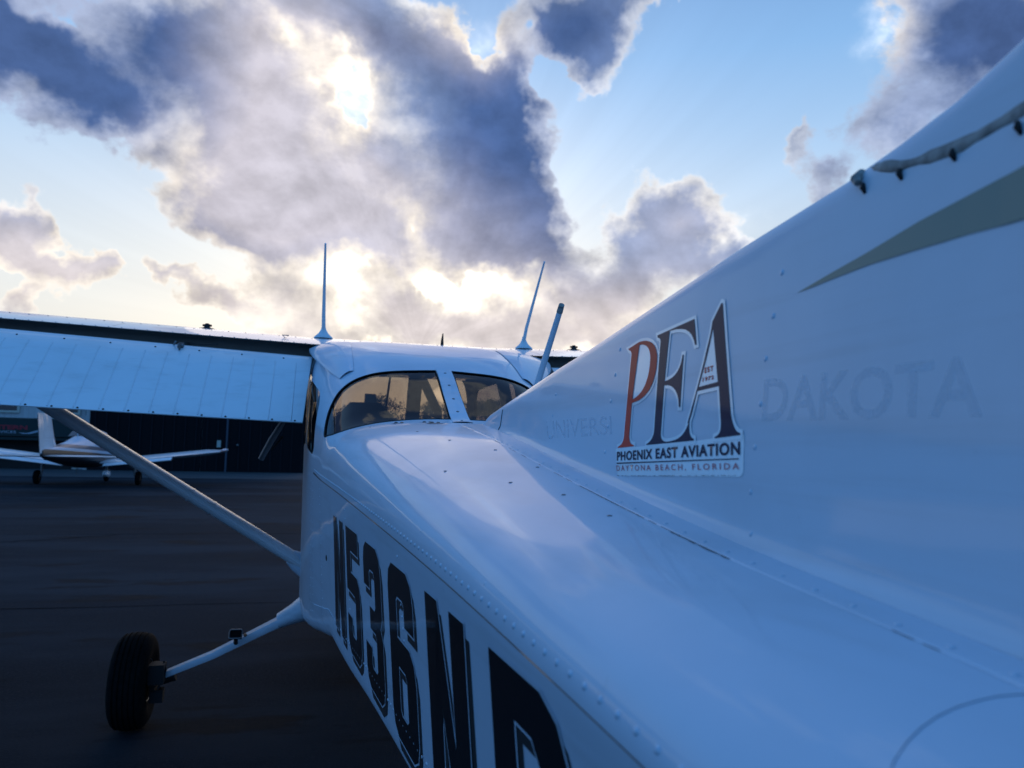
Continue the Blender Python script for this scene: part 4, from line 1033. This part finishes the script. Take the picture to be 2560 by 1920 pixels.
# ================================================================== the apron and what stands round it
def asphalt(t, b):
    P = t.n.new('ShaderNodeTexCoord').outputs['Object']
    fine = t.noise(P, 60, 6, .7); big = t.noise(t.vmath('MULTIPLY', P, (.25, .8, 1)), .55, 6, .6)
    st = t.noise(t.vmath('MULTIPLY', P, (.55, 1.5, 1)), 1.1, 6, .6)
    c = t.ramp(fine, [(.3, (.009, .0115, .0155)), (.55, (.016, .020, .0265)), (.8, (.040, .046, .054))])
    c = t.mix(t.math('MULTIPLY', t.smooth(big, .42, .60), .85), c, (.029, .035, .044))
    c = t.mix(t.math('MULTIPLY', t.smooth(st, .56, .66), .8), c, (.006, .0075, .010))
    t.put(b.inputs['Base Color'], c)
    t.put(b.inputs['Roughness'], t.smooth(st, .55, .75, .95, .8))
    bp = t.n.new('ShaderNodeBump'); bp.inputs['Strength'].default_value = .6; bp.inputs['Distance'].default_value = .006
    t.link(t.noise(P, 90, 4, .65), bp.inputs['Height']); t.link(bp.outputs[0], b.inputs['Normal'])
M['asphalt'] = mat('asphalt', (.02, .02, .022), .95, spec=.06, build=asphalt)
def far_sheen(t, b):  # grazing reflection on the far asphalt, painted as a paler base colour
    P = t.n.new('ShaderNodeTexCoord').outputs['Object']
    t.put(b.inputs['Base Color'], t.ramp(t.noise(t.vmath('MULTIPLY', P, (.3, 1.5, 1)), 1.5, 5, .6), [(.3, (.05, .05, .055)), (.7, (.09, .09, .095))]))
M['farsheen'] = mat('asphalt_sheen', (.07, .07, .075), .95, spec=.1, build=far_sheen)
def grass(t, b):
    P = t.n.new('ShaderNodeTexCoord').outputs['Object']
    t.put(b.inputs['Base Color'], t.ramp(t.noise(P, .8, 8, .7), [(.3, (.03, .045, .015)), (.7, (.07, .085, .03))]))
M['grass'] = mat('field_grass', (.05, .06, .02), .9, build=grass)
g = MB().grid([[(x, y, -.004) for x in (-900, -60, 60, 900)] for y in (-400, 0, 60, 1500)]).build('ground', M['grass'], smooth=False); struct(g)
ap = MB().grid([[(x, y, 0) for x in (-70, -20, 20, 60)] for y in (-30, 0, 20, 47)]).build('apron', M['asphalt'], smooth=False); struct(ap)
ap = MB().grid([[(x, y, .004) for x in (-69, -20, 20, 59)] for y in (29.2, 32, 46)]).build('apron_sheen_strip', M['farsheen'], smooth=False); struct(ap)  # lighter strip with the apron's grazing sheen put into its colour
# sealed joints and wandering cracks, each a thin ribbon of tar on the apron
M['tar'] = mat('crack_tar', (.0030, .0030, .0035), 1.0, spec=0.0)
random.seed(11)
def ribbon(pts, w_, z, name):
    rows = []
    for i, p in enumerate(pts):
        a = Vector(pts[max(i - 1, 0)]); b = Vector(pts[min(i + 1, len(pts) - 1)]); d = (b - a).normalized(); n_ = Vector((-d.y, d.x)) * w_ * (.5 + random.random() * .6) * (1 if 0 < i < len(pts) - 1 else .2)
        rows.append([(p[0] + n_.x, p[1] + n_.y, z), (p[0] - n_.x, p[1] - n_.y, z)])
    return MB().grid(rows)
cr = MB()
def addr(pts, w_):
    r_ = ribbon(pts, w_, .004 , ''); cr.add(r_.v, r_.f)
for y0, w_ in ((7.15, .007), (12.3, .010), (23.5, .025)):
    addr([(-22 + i * .5, y0 + .015 * math.sin(i * 1.7) - .03 * i * .1 , 0) for i in range(60)], w_)
def crack(x, y, ang, n, st, w_):
    pts = []
    for i in range(n):
        pts.append((x, y, 0)); a = ang + random.uniform(-.9, .9); x += math.cos(a) * st; y += math.sin(a) * st
    addr(pts, w_)
crack(-5.4, 8.5, .9, 30, .09, .010); crack(-7.4, 10.5, .35, 60, .09, .011); crack(-4.8, 16, .3, 40, .15, .010)
crack(-3.6, 5.6, 2.6, 22, .07, .0025); crack(-8, 19, .1, 40, .2, .012)
ck = cr.build('apron_cracks', M['tar'], smooth=False); struct(ck)

# ---------------------------------------------------------------- hangar and office
def siding(col, pitch, depth=.6):
    def f(t, b):
        P = t.n.new('ShaderNodeTexCoord').outputs['Object']
        sp = t.n.new('ShaderNodeSeparateXYZ'); t.link(P, sp.inputs[0])
        u = t.math('FRACT', t.math('DIVIDE', t.math('ADD', sp.outputs[0], 100.0), pitch))
        h = t.math('ADD', t.smooth(u, .0, .10), t.smooth(u, 1.0, .90, 0, 0))
        n = t.noise(t.vmath('MULTIPLY', P, (1.5, 1, .4)), 1.2, 5, .6)
        c = t.mix(t.math('MULTIPLY', t.smooth(n, .4, .75), .35), col, tuple(v * .6 for v in col))
        t.put(b.inputs['Base Color'], c)
        bp = t.n.new('ShaderNodeBump'); bp.inputs['Strength'].default_value = depth; bp.inputs['Distance'].default_value = .03
        t.link(h, bp.inputs['Height']); t.link(bp.outputs[0], b.inputs['Normal'])
    return f
M['siding'] = mat('white_siding', (.50, .52, .54), .6, build=siding((.50, .52, .54), .22))
M['doorblack'] = mat('black_door_steel', (.0055, .0062, .009), .7, spec=.12)
M['doorrib'] = mat('door_rib', (.045, .05, .062), .5)
M['awning'] = mat('green_awning', (.010, .026, .028), .8)
M['winglass'] = mat('dark_pane', (.012, .015, .02), .12, spec=.6)
M['trim'] = mat('cream_trim', (.50, .50, .44), .6)
M['roofm'] = mat('metal_roof', (.16, .17, .18), .5)
HY = 35.6
hg = tag(empty('hangar', (-1, HY, 0)), 'wide hangar with black ribbed sliding doors across the apron', 'hangar')
def local(mb, o): mb.v = [(v[0] - o.location.x, v[1] - o.location.y, v[2] - o.location.z) for v in mb.v]; return mb
b = MB(); 
hx0, hx1, hh = -9.98, -.84, 4.15
b.grid([[(hx0, HY, 0), (hx0, HY, hh), (.5 * (hx0 + hx1), HY, hh + .55), (hx1, HY, hh), (hx1, HY, 0)], [(hx0, HY + 18, 0), (hx0, HY + 18, hh), (.5 * (hx0 + hx1), HY + 18, hh + .55), (hx1, HY + 18, hh), (hx1, HY + 18, 0)]], False, True)
local(b, hg).build('wall', M['siding'], hg, smooth=False)
b = MB()
for sg in (-1, 1):
    xm = .5 * (hx0 + hx1); xe = hx0 - .3 if sg < 0 else hx1 + .3
    b.grid([[(xm, HY - .3, hh + .60), (xe, HY - .3, hh + .04), (xe, HY - .3, hh - .06), (xm, HY - .3, hh + .50)], [(xm, HY + 18.3, hh + .60), (xe, HY + 18.3, hh + .04), (xe, HY + 18.3, hh - .06), (xm, HY + 18.3, hh + .50)]], True, True)
split_loose(local(b, hg).build('roof', M['roofm'], hg, smooth=False))
x = -9.80; k = 0
PW = .445
while x < -1.5:        # sliding door leaves, four ribs to a leaf
    leaf = MB(); n = 10; wL = PW * n
    leaf.box((x + wL / 2, HY - .10, 1.93), (wL - .03, .12, 3.84))
    d_ = local(leaf, hg).build('hangar_door', M['doorblack'], hg, smooth=False)
    rb = MB()
    for i in range(n): rb.box((x + PW * (i + .5), HY - .18, 1.93), (.055 if i != n - 1 or k else .055, .04, 3.80))
    absorb(d_, local(rb, hg).build('door_ribs', M['doorrib'] if False else mat('rib_paint', (.011, .012, .017), .7, spec=.12) if k == 0 else bpy.data.materials['rib_paint'], hg, smooth=False))
    x += wL; k += 1
b = MB(); b.box((-4.30, HY - .20, 1.93), (.07, .08, 3.84)); local(b, hg).build('door_edge_trim', mat('pale_edge', (.05, .065, .10), .6), hg, smooth=False)
b = MB(); b.box((-4.62, HY - .20, 1.22), (.16, .02, .30)); local(b, hg).build('notice', mat('white_notice', (.42, .46, .42), .6), hg, smooth=False)
b = MB(); b.ball((-3.85, HY - .22, 1.18), .05, 10, 6); local(b, hg).build('door_handle', M['steel'], hg)
b = MB(); b.box((-5.4, HY - .30, 3.92), (9.0, .34, .12)); local(b, hg).build('door_track', M['darksteel'], hg, smooth=False)

of = tag(empty('office_building', (-15, HY, 0)), 'white ribbed-siding office building with dark windows and green awning, left of the hangar', 'building')
oy = HY + .35; ox0, ox1 = -26.0, -10.02; oh = 4.3
b = MB(); b.box(((ox0 + ox1) / 2, oy + 5, oh / 2), (ox1 - ox0, 10, oh)); local(b, of).build('wall', M['siding'], of, smooth=False)
b = MB(); b.box(((ox0 + ox1) / 2, oy + 5, oh + .08), (ox1 - ox0 + .3, 10.4, .16)); local(b, of).build('roof', M['roofm'], of, smooth=False)
def window(x, z, w_, h_, nm='window'):
    b = MB(); fr = .09
    for dx, dz, sx, sz in ((0, h_ / 2 + fr / 2, w_ + 2 * fr, fr), (0, -h_ / 2 - fr / 2, w_ + 2 * fr, fr), (-w_ / 2 - fr / 2, 0, fr, h_), (w_ / 2 + fr / 2, 0, fr, h_)):
        b.box((x + dx, oy - .03, z + dz), (sx, .10, sz))
    f = local(b, of).build(nm, M['trim'], of, smooth=False)
    b = MB(); b.box((x, oy - .01, z), (w_, .04, h_)); local(b, of).build('pane', M['winglass'], f, smooth=False)
window(-13.45, 3.03, 1.55, 1.25); window(-10.98 - .02, 3.02, 1.25, 1.25); window(-16.4, 3.03, 1.55, 1.25)
b = MB(); b.box((-12.05, oy - .02, 1.0), (3.1, .06, 2.0)); local(b, of).build('entrance_opening', M['gap'], of, smooth=False)
b = MB(); b.box((-10.35, oy - .04, 1.05), (.12, .10, 2.1)); local(b, of).build('door_post', M['trim'], of, smooth=False)
# awning projecting over the entrance with its sign on the front valance
b = MB(); ax0, ax1 = -17.6, -10.22
b.grid([[(x, oy - .02, 2.11), (x, oy - .9, 2.05), (x, oy - .93, 1.35), (x, oy - .90, 1.33), (x, oy - .02, 1.33)] for x in (ax0, ax1)], False, False)
b.add([(ax0, oy - .02, 2.11), (ax0, oy - .9, 2.05), (ax0, oy - .93, 1.35), (ax0, oy - .02, 1.33)], [(0, 1, 2, 3)]); b.add([(ax1, oy - .02, 2.11), (ax1, oy - .9, 2.05), (ax1, oy - .93, 1.35), (ax1, oy - .02, 1.33)], [(0, 3, 2, 1)])
b.box(((ax0 + ax1) / 2, oy - .45, 1.25), (ax1 - ax0, .86, .12))
aw = local(b, of).build('awning', M['awning'], of, smooth=False)
def flat_text(txt, x0, x1, z0, z1, y, m_, par, name, bold=0):
    vs, fs = text_mesh(txt, bold)
    P2 = [(x0 + (x1 - x0) * u, y - .004, z0 + (z1 - z0) * v) for u, v in vs]
    b = MB().add(P2, fs); local(b, of); return b.build(name, m_, par, False)
sgr = mat('sign_red', (.30, .015, .03), .6); sgw = mat('sign_white', (.32, .38, .46), .6); sgb = mat('sign_blue', (.02, .05, .30), .6)
flat_text('SOUTHEASTERN', -14.9, -11.95, 1.62, 1.79, oy - .93, sgr, aw, 'sign_lettering', .05)
flat_text('AIRCRAFT', -14.4, -13.42, 1.46, 1.56, oy - .938, sgw, aw, 'sign_lettering', .01)
flat_text('SERVICES', -13.30, -12.35, 1.46, 1.56, oy - .938, sgw, aw, 'sign_lettering', .01)
b = MB(); b.add([(x, oy - .945, z - .25) for x, z in ((-12.25, 1.74), (-11.95, 1.73), (-11.55, 1.86), (-11.28, 1.93), (-11.25, 1.89), (-11.5, 1.80), (-11.8, 1.70), (-12.1, 1.69))], [tuple(range(8))]); local(b, of).build('sign_airplane_mark', sgw, aw, False)
b = MB(); b.add([(x, oy - .942, z - .25) for x, z in ((-13.45, 1.73), (-13.2, 1.90), (-13.05, 1.73))], [(0, 1, 2)]); local(b, of).build('sign_triangle_mark', sgb, aw, False)
b = MB(); b.box((-10.42, oy - .05, 2.95), (.62, .05, .62)); sg_ = local(b, of).build('wall_sign', mat('pale_sign', (.30, .36, .42), .6), of, smooth=False)
b = MB(); b.box((-10.28, oy - .085, 2.80), (.32, .02, .20)); local(b, of).build('sign_panel', sgb, sg_, smooth=False)
b = MB(); b.tube([(-10.02, oy - .10, 2.3), (-10.02, oy - .10, 4.2)], .045, 8); local(b, of).build('downpipe', M['darksteel'], of)
b = MB(); b.tube([(-9.82, oy - .08, 1.6), (-9.82, oy - .08, 4.2)], .03, 8); local(b, of).build('downpipe', M['siding'], of)
lm = empty('wall_lamp', (0, 0, 0)); lm.parent = of; lm.location = (0, 0, 0)
b = MB(); b.box((-9.0 - 1.0 + .42 + .9 - .9, oy - .12, 3.02), (.10, .22, .10)); 
lm2 = MB(); lm2.lathe([(-.16, .10), (-.12, .19), (.04, .21), (.10, .14), (.14, .06)], (-9.72 + .0, HY - .22, 2.95), 'Z', 18)
local(lm2, of).build('lamp_housing', mat('lamp_grey', (.16, .18, .18), .5), lm)
lm2 = MB(); lm2.ball((-9.72, HY - .22, 2.82), (.13, .13, .08), 12, 8); local(lm2, of).build('lamp_globe', mat('lamp_globe', (.45, .47, .42), .3), lm)
bpy.data.objects.remove  # (keeps the namespace tidy)

# bollard by the far wing
bo = tag(empty('bollard', (-12.45, 27.7, 0)), 'thin dark post standing under the far low-wing airplane wing tip', 'post')
MB().tube([(0, 0, 0), (0, 0, 1.16)], .05, 10).build('post', M['darksteel'], bo); MB().lathe([(0, .13), (.03, .12), (.035, .05)], (0, 0, 0), 'Z', 14).build('base_plate', M['darksteel'], bo)

# ---------------------------------------------------------------- low-wing airplane parked across the apron
K_ = .86
pa = tag(empty('airplane', (-6.90, 24.75, 0)), 'low-wing airplane with white and teal back and dark belly, parked tail-on across the apron', 'airplane')
def pbuild(b, name, m_, par=None, **kw):
    b.v = [tuple(c * K_ for c in v) for v in b.v]; return b.build(name, m_, par or pa, **kw)
PS = [(-4.75, 1.02, 1.22, .04), (-4.3, .93, 1.27, .13), (-3.2, .80, 1.36, .27), (-2.0, .67, 1.47, .42), (-1.2, .60, 1.66, .50), (-.5, .57, 1.84, .53), (.2, .56, 1.90, .55), (.9, .56, 1.84, .55), (1.45, .58, 1.45, .54), (2.2, .62, 1.32, .50), (2.75, .68, 1.22, .40), (2.95, .80, 1.10, .22)]
teal = mat('teal_paint', (.02, .09, .12), .4, coat=.5)
def pstripe(t, b):
    P = t.n.new('ShaderNodeTexCoord').outputs['Object']; sp = t.n.new('ShaderNodeSeparateXYZ'); t.link(P, sp.inputs[0])
    z = t.math('DIVIDE', sp.outputs[2], K_); y = t.math('DIVIDE', sp.outputs[1], K_)
    zz = t.math('ADD', z, t.math('MULTIPLY', y, .045))
    lo = t.smooth(zz, 1.035, 1.045); s2 = t.math('MULTIPLY', t.smooth(zz, 1.125, 1.135), t.smooth(zz, 1.255, 1.245))
    c = t.mix(lo, (.006, .010, .016), (.46, .53, .62)); c = t.mix(s2, c, (.015, .07, .12))
    t.put(b.inputs['Base Color'], c)
M['pfus'] = mat('two_tone_paint', (.5, .5, .5), .4, coat=.12, build=pstripe, spec=.2)
rows = []
for y, zb_, zt_, hw_ in PS:
    zc = (zb_ + zt_) / 2; hz = (zt_ - zb_) / 2; wz = 0
    rows.append([(hw_ * math.copysign(abs(math.cos(a)) ** .75, math.cos(a)) * (1 - .28 * max(0, math.sin(a)) * (zt_ > 1.6)), y, zc + hz * math.copysign(abs(math.sin(a)) ** .85, math.sin(a))) for a in [2 * math.pi * k / 28 for k in range(28)]])
pf = pbuild(MB().grid(rows, True, True), 'fuselage', M['pfus'])
b = MB()
for sg in (-1, 1):
    b.grid([[(sg * (.47 - .10 * (z - 1.45) / .3), y, z) for z in (1.47, 1.6, 1.72)] for y in (-.75, -.1, .5, 1.0)])
split_loose(pbuild(b, 'side_window', M['winglass'], pf))
b = MB(); b.grid([[(x, -1.32 + .42 * q, 1.645 + .17 * q - .22 * x * x) for x in (-.34, -.2, 0, .2, .34)] for q in (0, .5, 1)]); pbuild(b, 'rear_window', M['winglass'], pf)
b = MB()
for sg in (-1, 1): b.tube([(sg * .05, -4.2, 1.262), (sg * .05, -3.3, 1.36)], .006, 5)
absorb(pf, pbuild(b, 'seam', M['gap'], pf))
for sg in (-1, 1):
    rows = []
    for k in range(8):
        f = k / 7; x = sg * (.45 + 3.78 * f); z = .74 + math.tan(R(6.6)) * 4.0 * f; c0 = .98; c1 = c0 - 1.6 + .10 * f
        rows.append([(x, c0 - (c0 - c1) * q, z + th * (1.0 if f < .95 else .5)) for q, th in ((0, 0), (.04, .06), (.2, .12), (.45, .13), (.8, .06), (1, 0), (.8, -.03), (.4, -.07), (.1, -.05))])
    wg = pbuild(MB().grid(rows, True, True), 'wing', M['wing'])
    xe = sg * 4.23; ze = .74 + math.tan(R(6.6)) * 4.0
    b = MB(); b.grid([[(xe, .95, ze), (xe, .6, ze + .11), (xe, -.1, ze + .08), (xe, -.55, ze), (xe, .1, ze - .05)], [(xe + sg * .16, .55, ze + .05), (xe + sg * .16, .4, ze + .10), (xe + sg * .18, -.1, ze + .09), (xe + sg * .15, -.45, ze + .04), (xe + sg * .15, .1, ze + .02)]], True, True)
    pbuild(b, 'wing_tip', M['pfus'], wg)
    b = MB(); b.grid([[(sg * x, -.30, .80 + (x - .6) * .115), (sg * x, -.62, .745 + (x - .6) * .115), (sg * x, -.80, .66 + (x - .6) * .115), (sg * x, -.78, .64 + (x - .6) * .115), (sg * x, -.5, .70 + (x - .6) * .115)] for x in (.6, 1.5, 2.7)], True, True)
    pbuild(b, 'flap', M['wing'], wg)
    b = MB(); b.grid([[(sg * x, -3.95 - 0, 1.04), (sg * x, -4.05, 1.075), (sg * x, -4.35, 1.08), (sg * x, -4.70, 1.045), (sg * x, -4.35, 1.01)] for x in (.0, 1.0, 1.9, 1.98)], True, True)
    pbuild(b, 'stabiliser', M['wing'])
    gl_ = empty('landing_gear'); gl_.parent = pa
    b = MB(); b.tube([(sg * 1.42, .02, .82), (sg * 1.44, .0, .35)], [.055, .038], 10); b.tube([(sg * 1.44, 0, .35), (sg * 1.50, 0, .24)], .035, 8); pbuild(b, 'gear_strut', M['steel'], gl_)
    b = MB(); b.lathe([(-.05, .10), (-.085, .16), (-.07, .215), (-.03, .235), (.03, .235), (.07, .215), (.085, .16), (.05, .10)], (sg * 1.56, 0, .235), 'X', 24); pbuild(b, 'tyre', M['rubber'], gl_)
    b = MB(); b.lathe([(-.04, .04), (-.052, .10), (.052, .10), (.04, .04)], (sg * 1.56, 0, .235), 'X', 16); pbuild(b, 'rim', M['steel'], gl_)
b = MB(); vs = []
for sg in (-1, 1):
    b.grid([[(sg * th_, y0 + (y1 - y0) * q, z) for q, th_ in ((0, .0), (.08, .035), (.35, .05), (.7, .03), (1, .004))] for z, y0, y1 in ((1.15, -3.35, -4.55), (1.5, -3.75, -4.75), (2.26, -4.25, -5.0))])
pfin = weld(pbuild(b, 'vertical_fin', M['wing']))
b = MB()
for sg in (-1, 1): b.grid([[(sg * (.026 - .018 * q), -4.56 - .13 * (z - 1.15) / 1.1 * 2.9 - .34 * q, z) for q in (0, 1)] for z in (1.12, 1.6, 2.26)])
pbuild(b, 'rudder', M['wing'], smooth=False)
b = MB()
for i in range(9):
    z = 1.35 + i * .09; 
    for sg in (-1, 1): b.grid([[(sg * .052, -3.9 - (z - 1.3) * .5, z), (sg * .052, -4.5 - (z - 1.3) * .3, z)], [(sg * .055, -3.9 - (z - 1.3) * .5, z + .012), (sg * .055, -4.5 - (z - 1.3) * .3, z + .012)]])
pbuild(b, 'fin_ribbing', M['wing'], pfin) if False else None
b = MB(); b.tube([(0, 2.2, .75), (0, 2.3, .25)], .045, 10); b.tube([(-.08, 2.3, .2), (-.08, 2.3, .42), (.08, 2.3, .42), (.08, 2.3, .2)], .02, 8); pbuild(b, 'nose_strut', M['steel'])
nw = empty('nose_wheel'); nw.parent = pa
b = MB(); b.lathe([(-.045, .08), (-.075, .13), (-.06, .18), (-.03, .20), (.03, .20), (.06, .18), (.075, .13), (.045, .08)], (0, 2.3, .2), 'X', 24); pbuild(b, 'tyre', M['rubber'], nw)
b = MB(); b.grid([[(hw_ * math.cos(a), y, .27 + hz_ * math.sin(a)) for a in [2 * math.pi * k / 16 for k in range(16)]] for y, hw_, hz_ in ((1.95, .02, .02), (2.05, .09, .09), (2.3, .115, .15), (2.55, .09, .12), (2.65, .02, .03))], True, True); pbuild(b, 'wheel_fairing', M['wing'], nw)
b = MB(); b.lathe([(2.95, .16), (3.1, .13), (3.22, .05), (3.25, .01)], (0, 0, .98), 'Y', 16); pbuild(b, 'spinner', M['wing'])
b = MB(); b.box((0, 3.05, .98), (1.8, .02, .12), Matrix.Rotation(R(35), 3, 'Y')); pbuild(b, 'propeller', M['plastic'])
for x, y in ((0, -1.5), ):
    b = MB(); b.tube([(x, y, 1.55), (x, y - .06, 1.95)], [.014, .006], 6); pbuild(b, 'antenna', M['antenna'])
b = MB(); b.tube([(-.12, -.9, .58), (-.10, -1.05, .40)], .008, 6); pbuild(b, 'drain_mast', M['steel'])
rope = tag(MB().tube([(-9.35, 24.55, .62), (-9.62, 24.2, .3), (-9.95, 23.9, .01)], .010, 6).build('tie_down_rope', mat('rope', (.25, .22, .17), .9)), 'pale tie-down rope slanting to the ground by the far airplane\'s left wheel', 'rope')

# ---------------------------------------------------------------- trees ahead of the nose, seen through the cabin
M['leaf'] = mat('tree_leaves', (.035, .045, .020), .7, build=lambda t, b: t.put(b.inputs['Base Color'], t.ramp(t.noise(t.n.new('ShaderNodeTexCoord').outputs['Object'], .9, 4, .6), [(.35, (.018, .026, .012)), (.65, (.065, .075, .032))])))
M['bark'] = mat('tree_bark', (.045, .035, .026), .9)
def tree(x, y, h, wd, label, seed):
    random.seed(seed); r_ = tag(empty('tree', (x, y, 0)), label, 'tree', 'trees ahead of the nose')
    b = MB(); b.tube([(0, 0, 0), (.15, .1, h * .3), (-.1, 0, h * .55), (.05, 0, h * .85)], [h * .035, h * .026, h * .017, h * .005], 8)
    lumps = []
    for i in range(9):
        a = random.uniform(0, 6.28); rr_ = random.uniform(.1, .75) * wd; z = h * random.uniform(.38, .90)
        lumps.append((math.cos(a) * rr_, math.sin(a) * rr_, z, random.uniform(.22, .40) * wd)); 
        b.tube([(0, 0, h * random.uniform(.25, .5)), (math.cos(a) * rr_ * .6, math.sin(a) * rr_ * .6, z * .85), (math.cos(a) * rr_, math.sin(a) * rr_, z)], [h * .012, h * .008, h * .003], 5)
    b.build('trunk', M['bark'], r_)
    c_ = MB()
    for lx, ly, lz, lr in lumps:
        for i in range(420):
            d = Vector((random.gauss(0, 1), random.gauss(0, 1), random.gauss(0, 1))).normalized() * lr * random.uniform(.35, 1.08) ; d.z *= .75
            p = Vector((lx, ly, lz)) + d; s_ = random.uniform(.09, .20)
            a = Vector((random.gauss(0, 1), random.gauss(0, 1), random.gauss(0, 1))).normalized() * s_; q = a.orthogonal().normalized() * s_ * .7
            c_.add([p - a, p + q, p + a, p - q], [(0, 1, 2, 3)])
    c_.build('crown', M['leaf'], r_, False, fix=False)
tl = ['round dark tree, leftmost of those seen through the rear window', 'low bushy tree just right of the leftmost tree seen through the rear window', 'tallest tree seen through the left rear pane', 'broad tree seen beside the window centre strip', 'dense dark tree seen low in the right rear pane', 'wide tree at the right edge of the right rear pane']
for i, (x, y, h, wd) in enumerate([(1.5, 118, 8.0, 5), (7.6, 112, 8.8, 5.5), (11.5, 120, 7.2, 5), (16.5, 105, 7.5, 5), (20.6, 95, 7.5, 5), (24.0, 95, 8.3, 5.2)]):
    tree(x, y, h, wd, tl[i], 40 + i)
lp = tag(empty('street_lamp', (-.2, 95, 0)), 'slim lamp post standing left of the trees ahead of the nose', 'street lamp')
b = MB(); b.tube([(0, 0, 0), (0, 0, 9.6)], [.10, .06], 8); b.build('pole', M['steel'], lp)
b = MB(); b.box((0, 0, 9.7), (1.0, .35, .16)); b.build('lamp_head', M['steel'], lp)
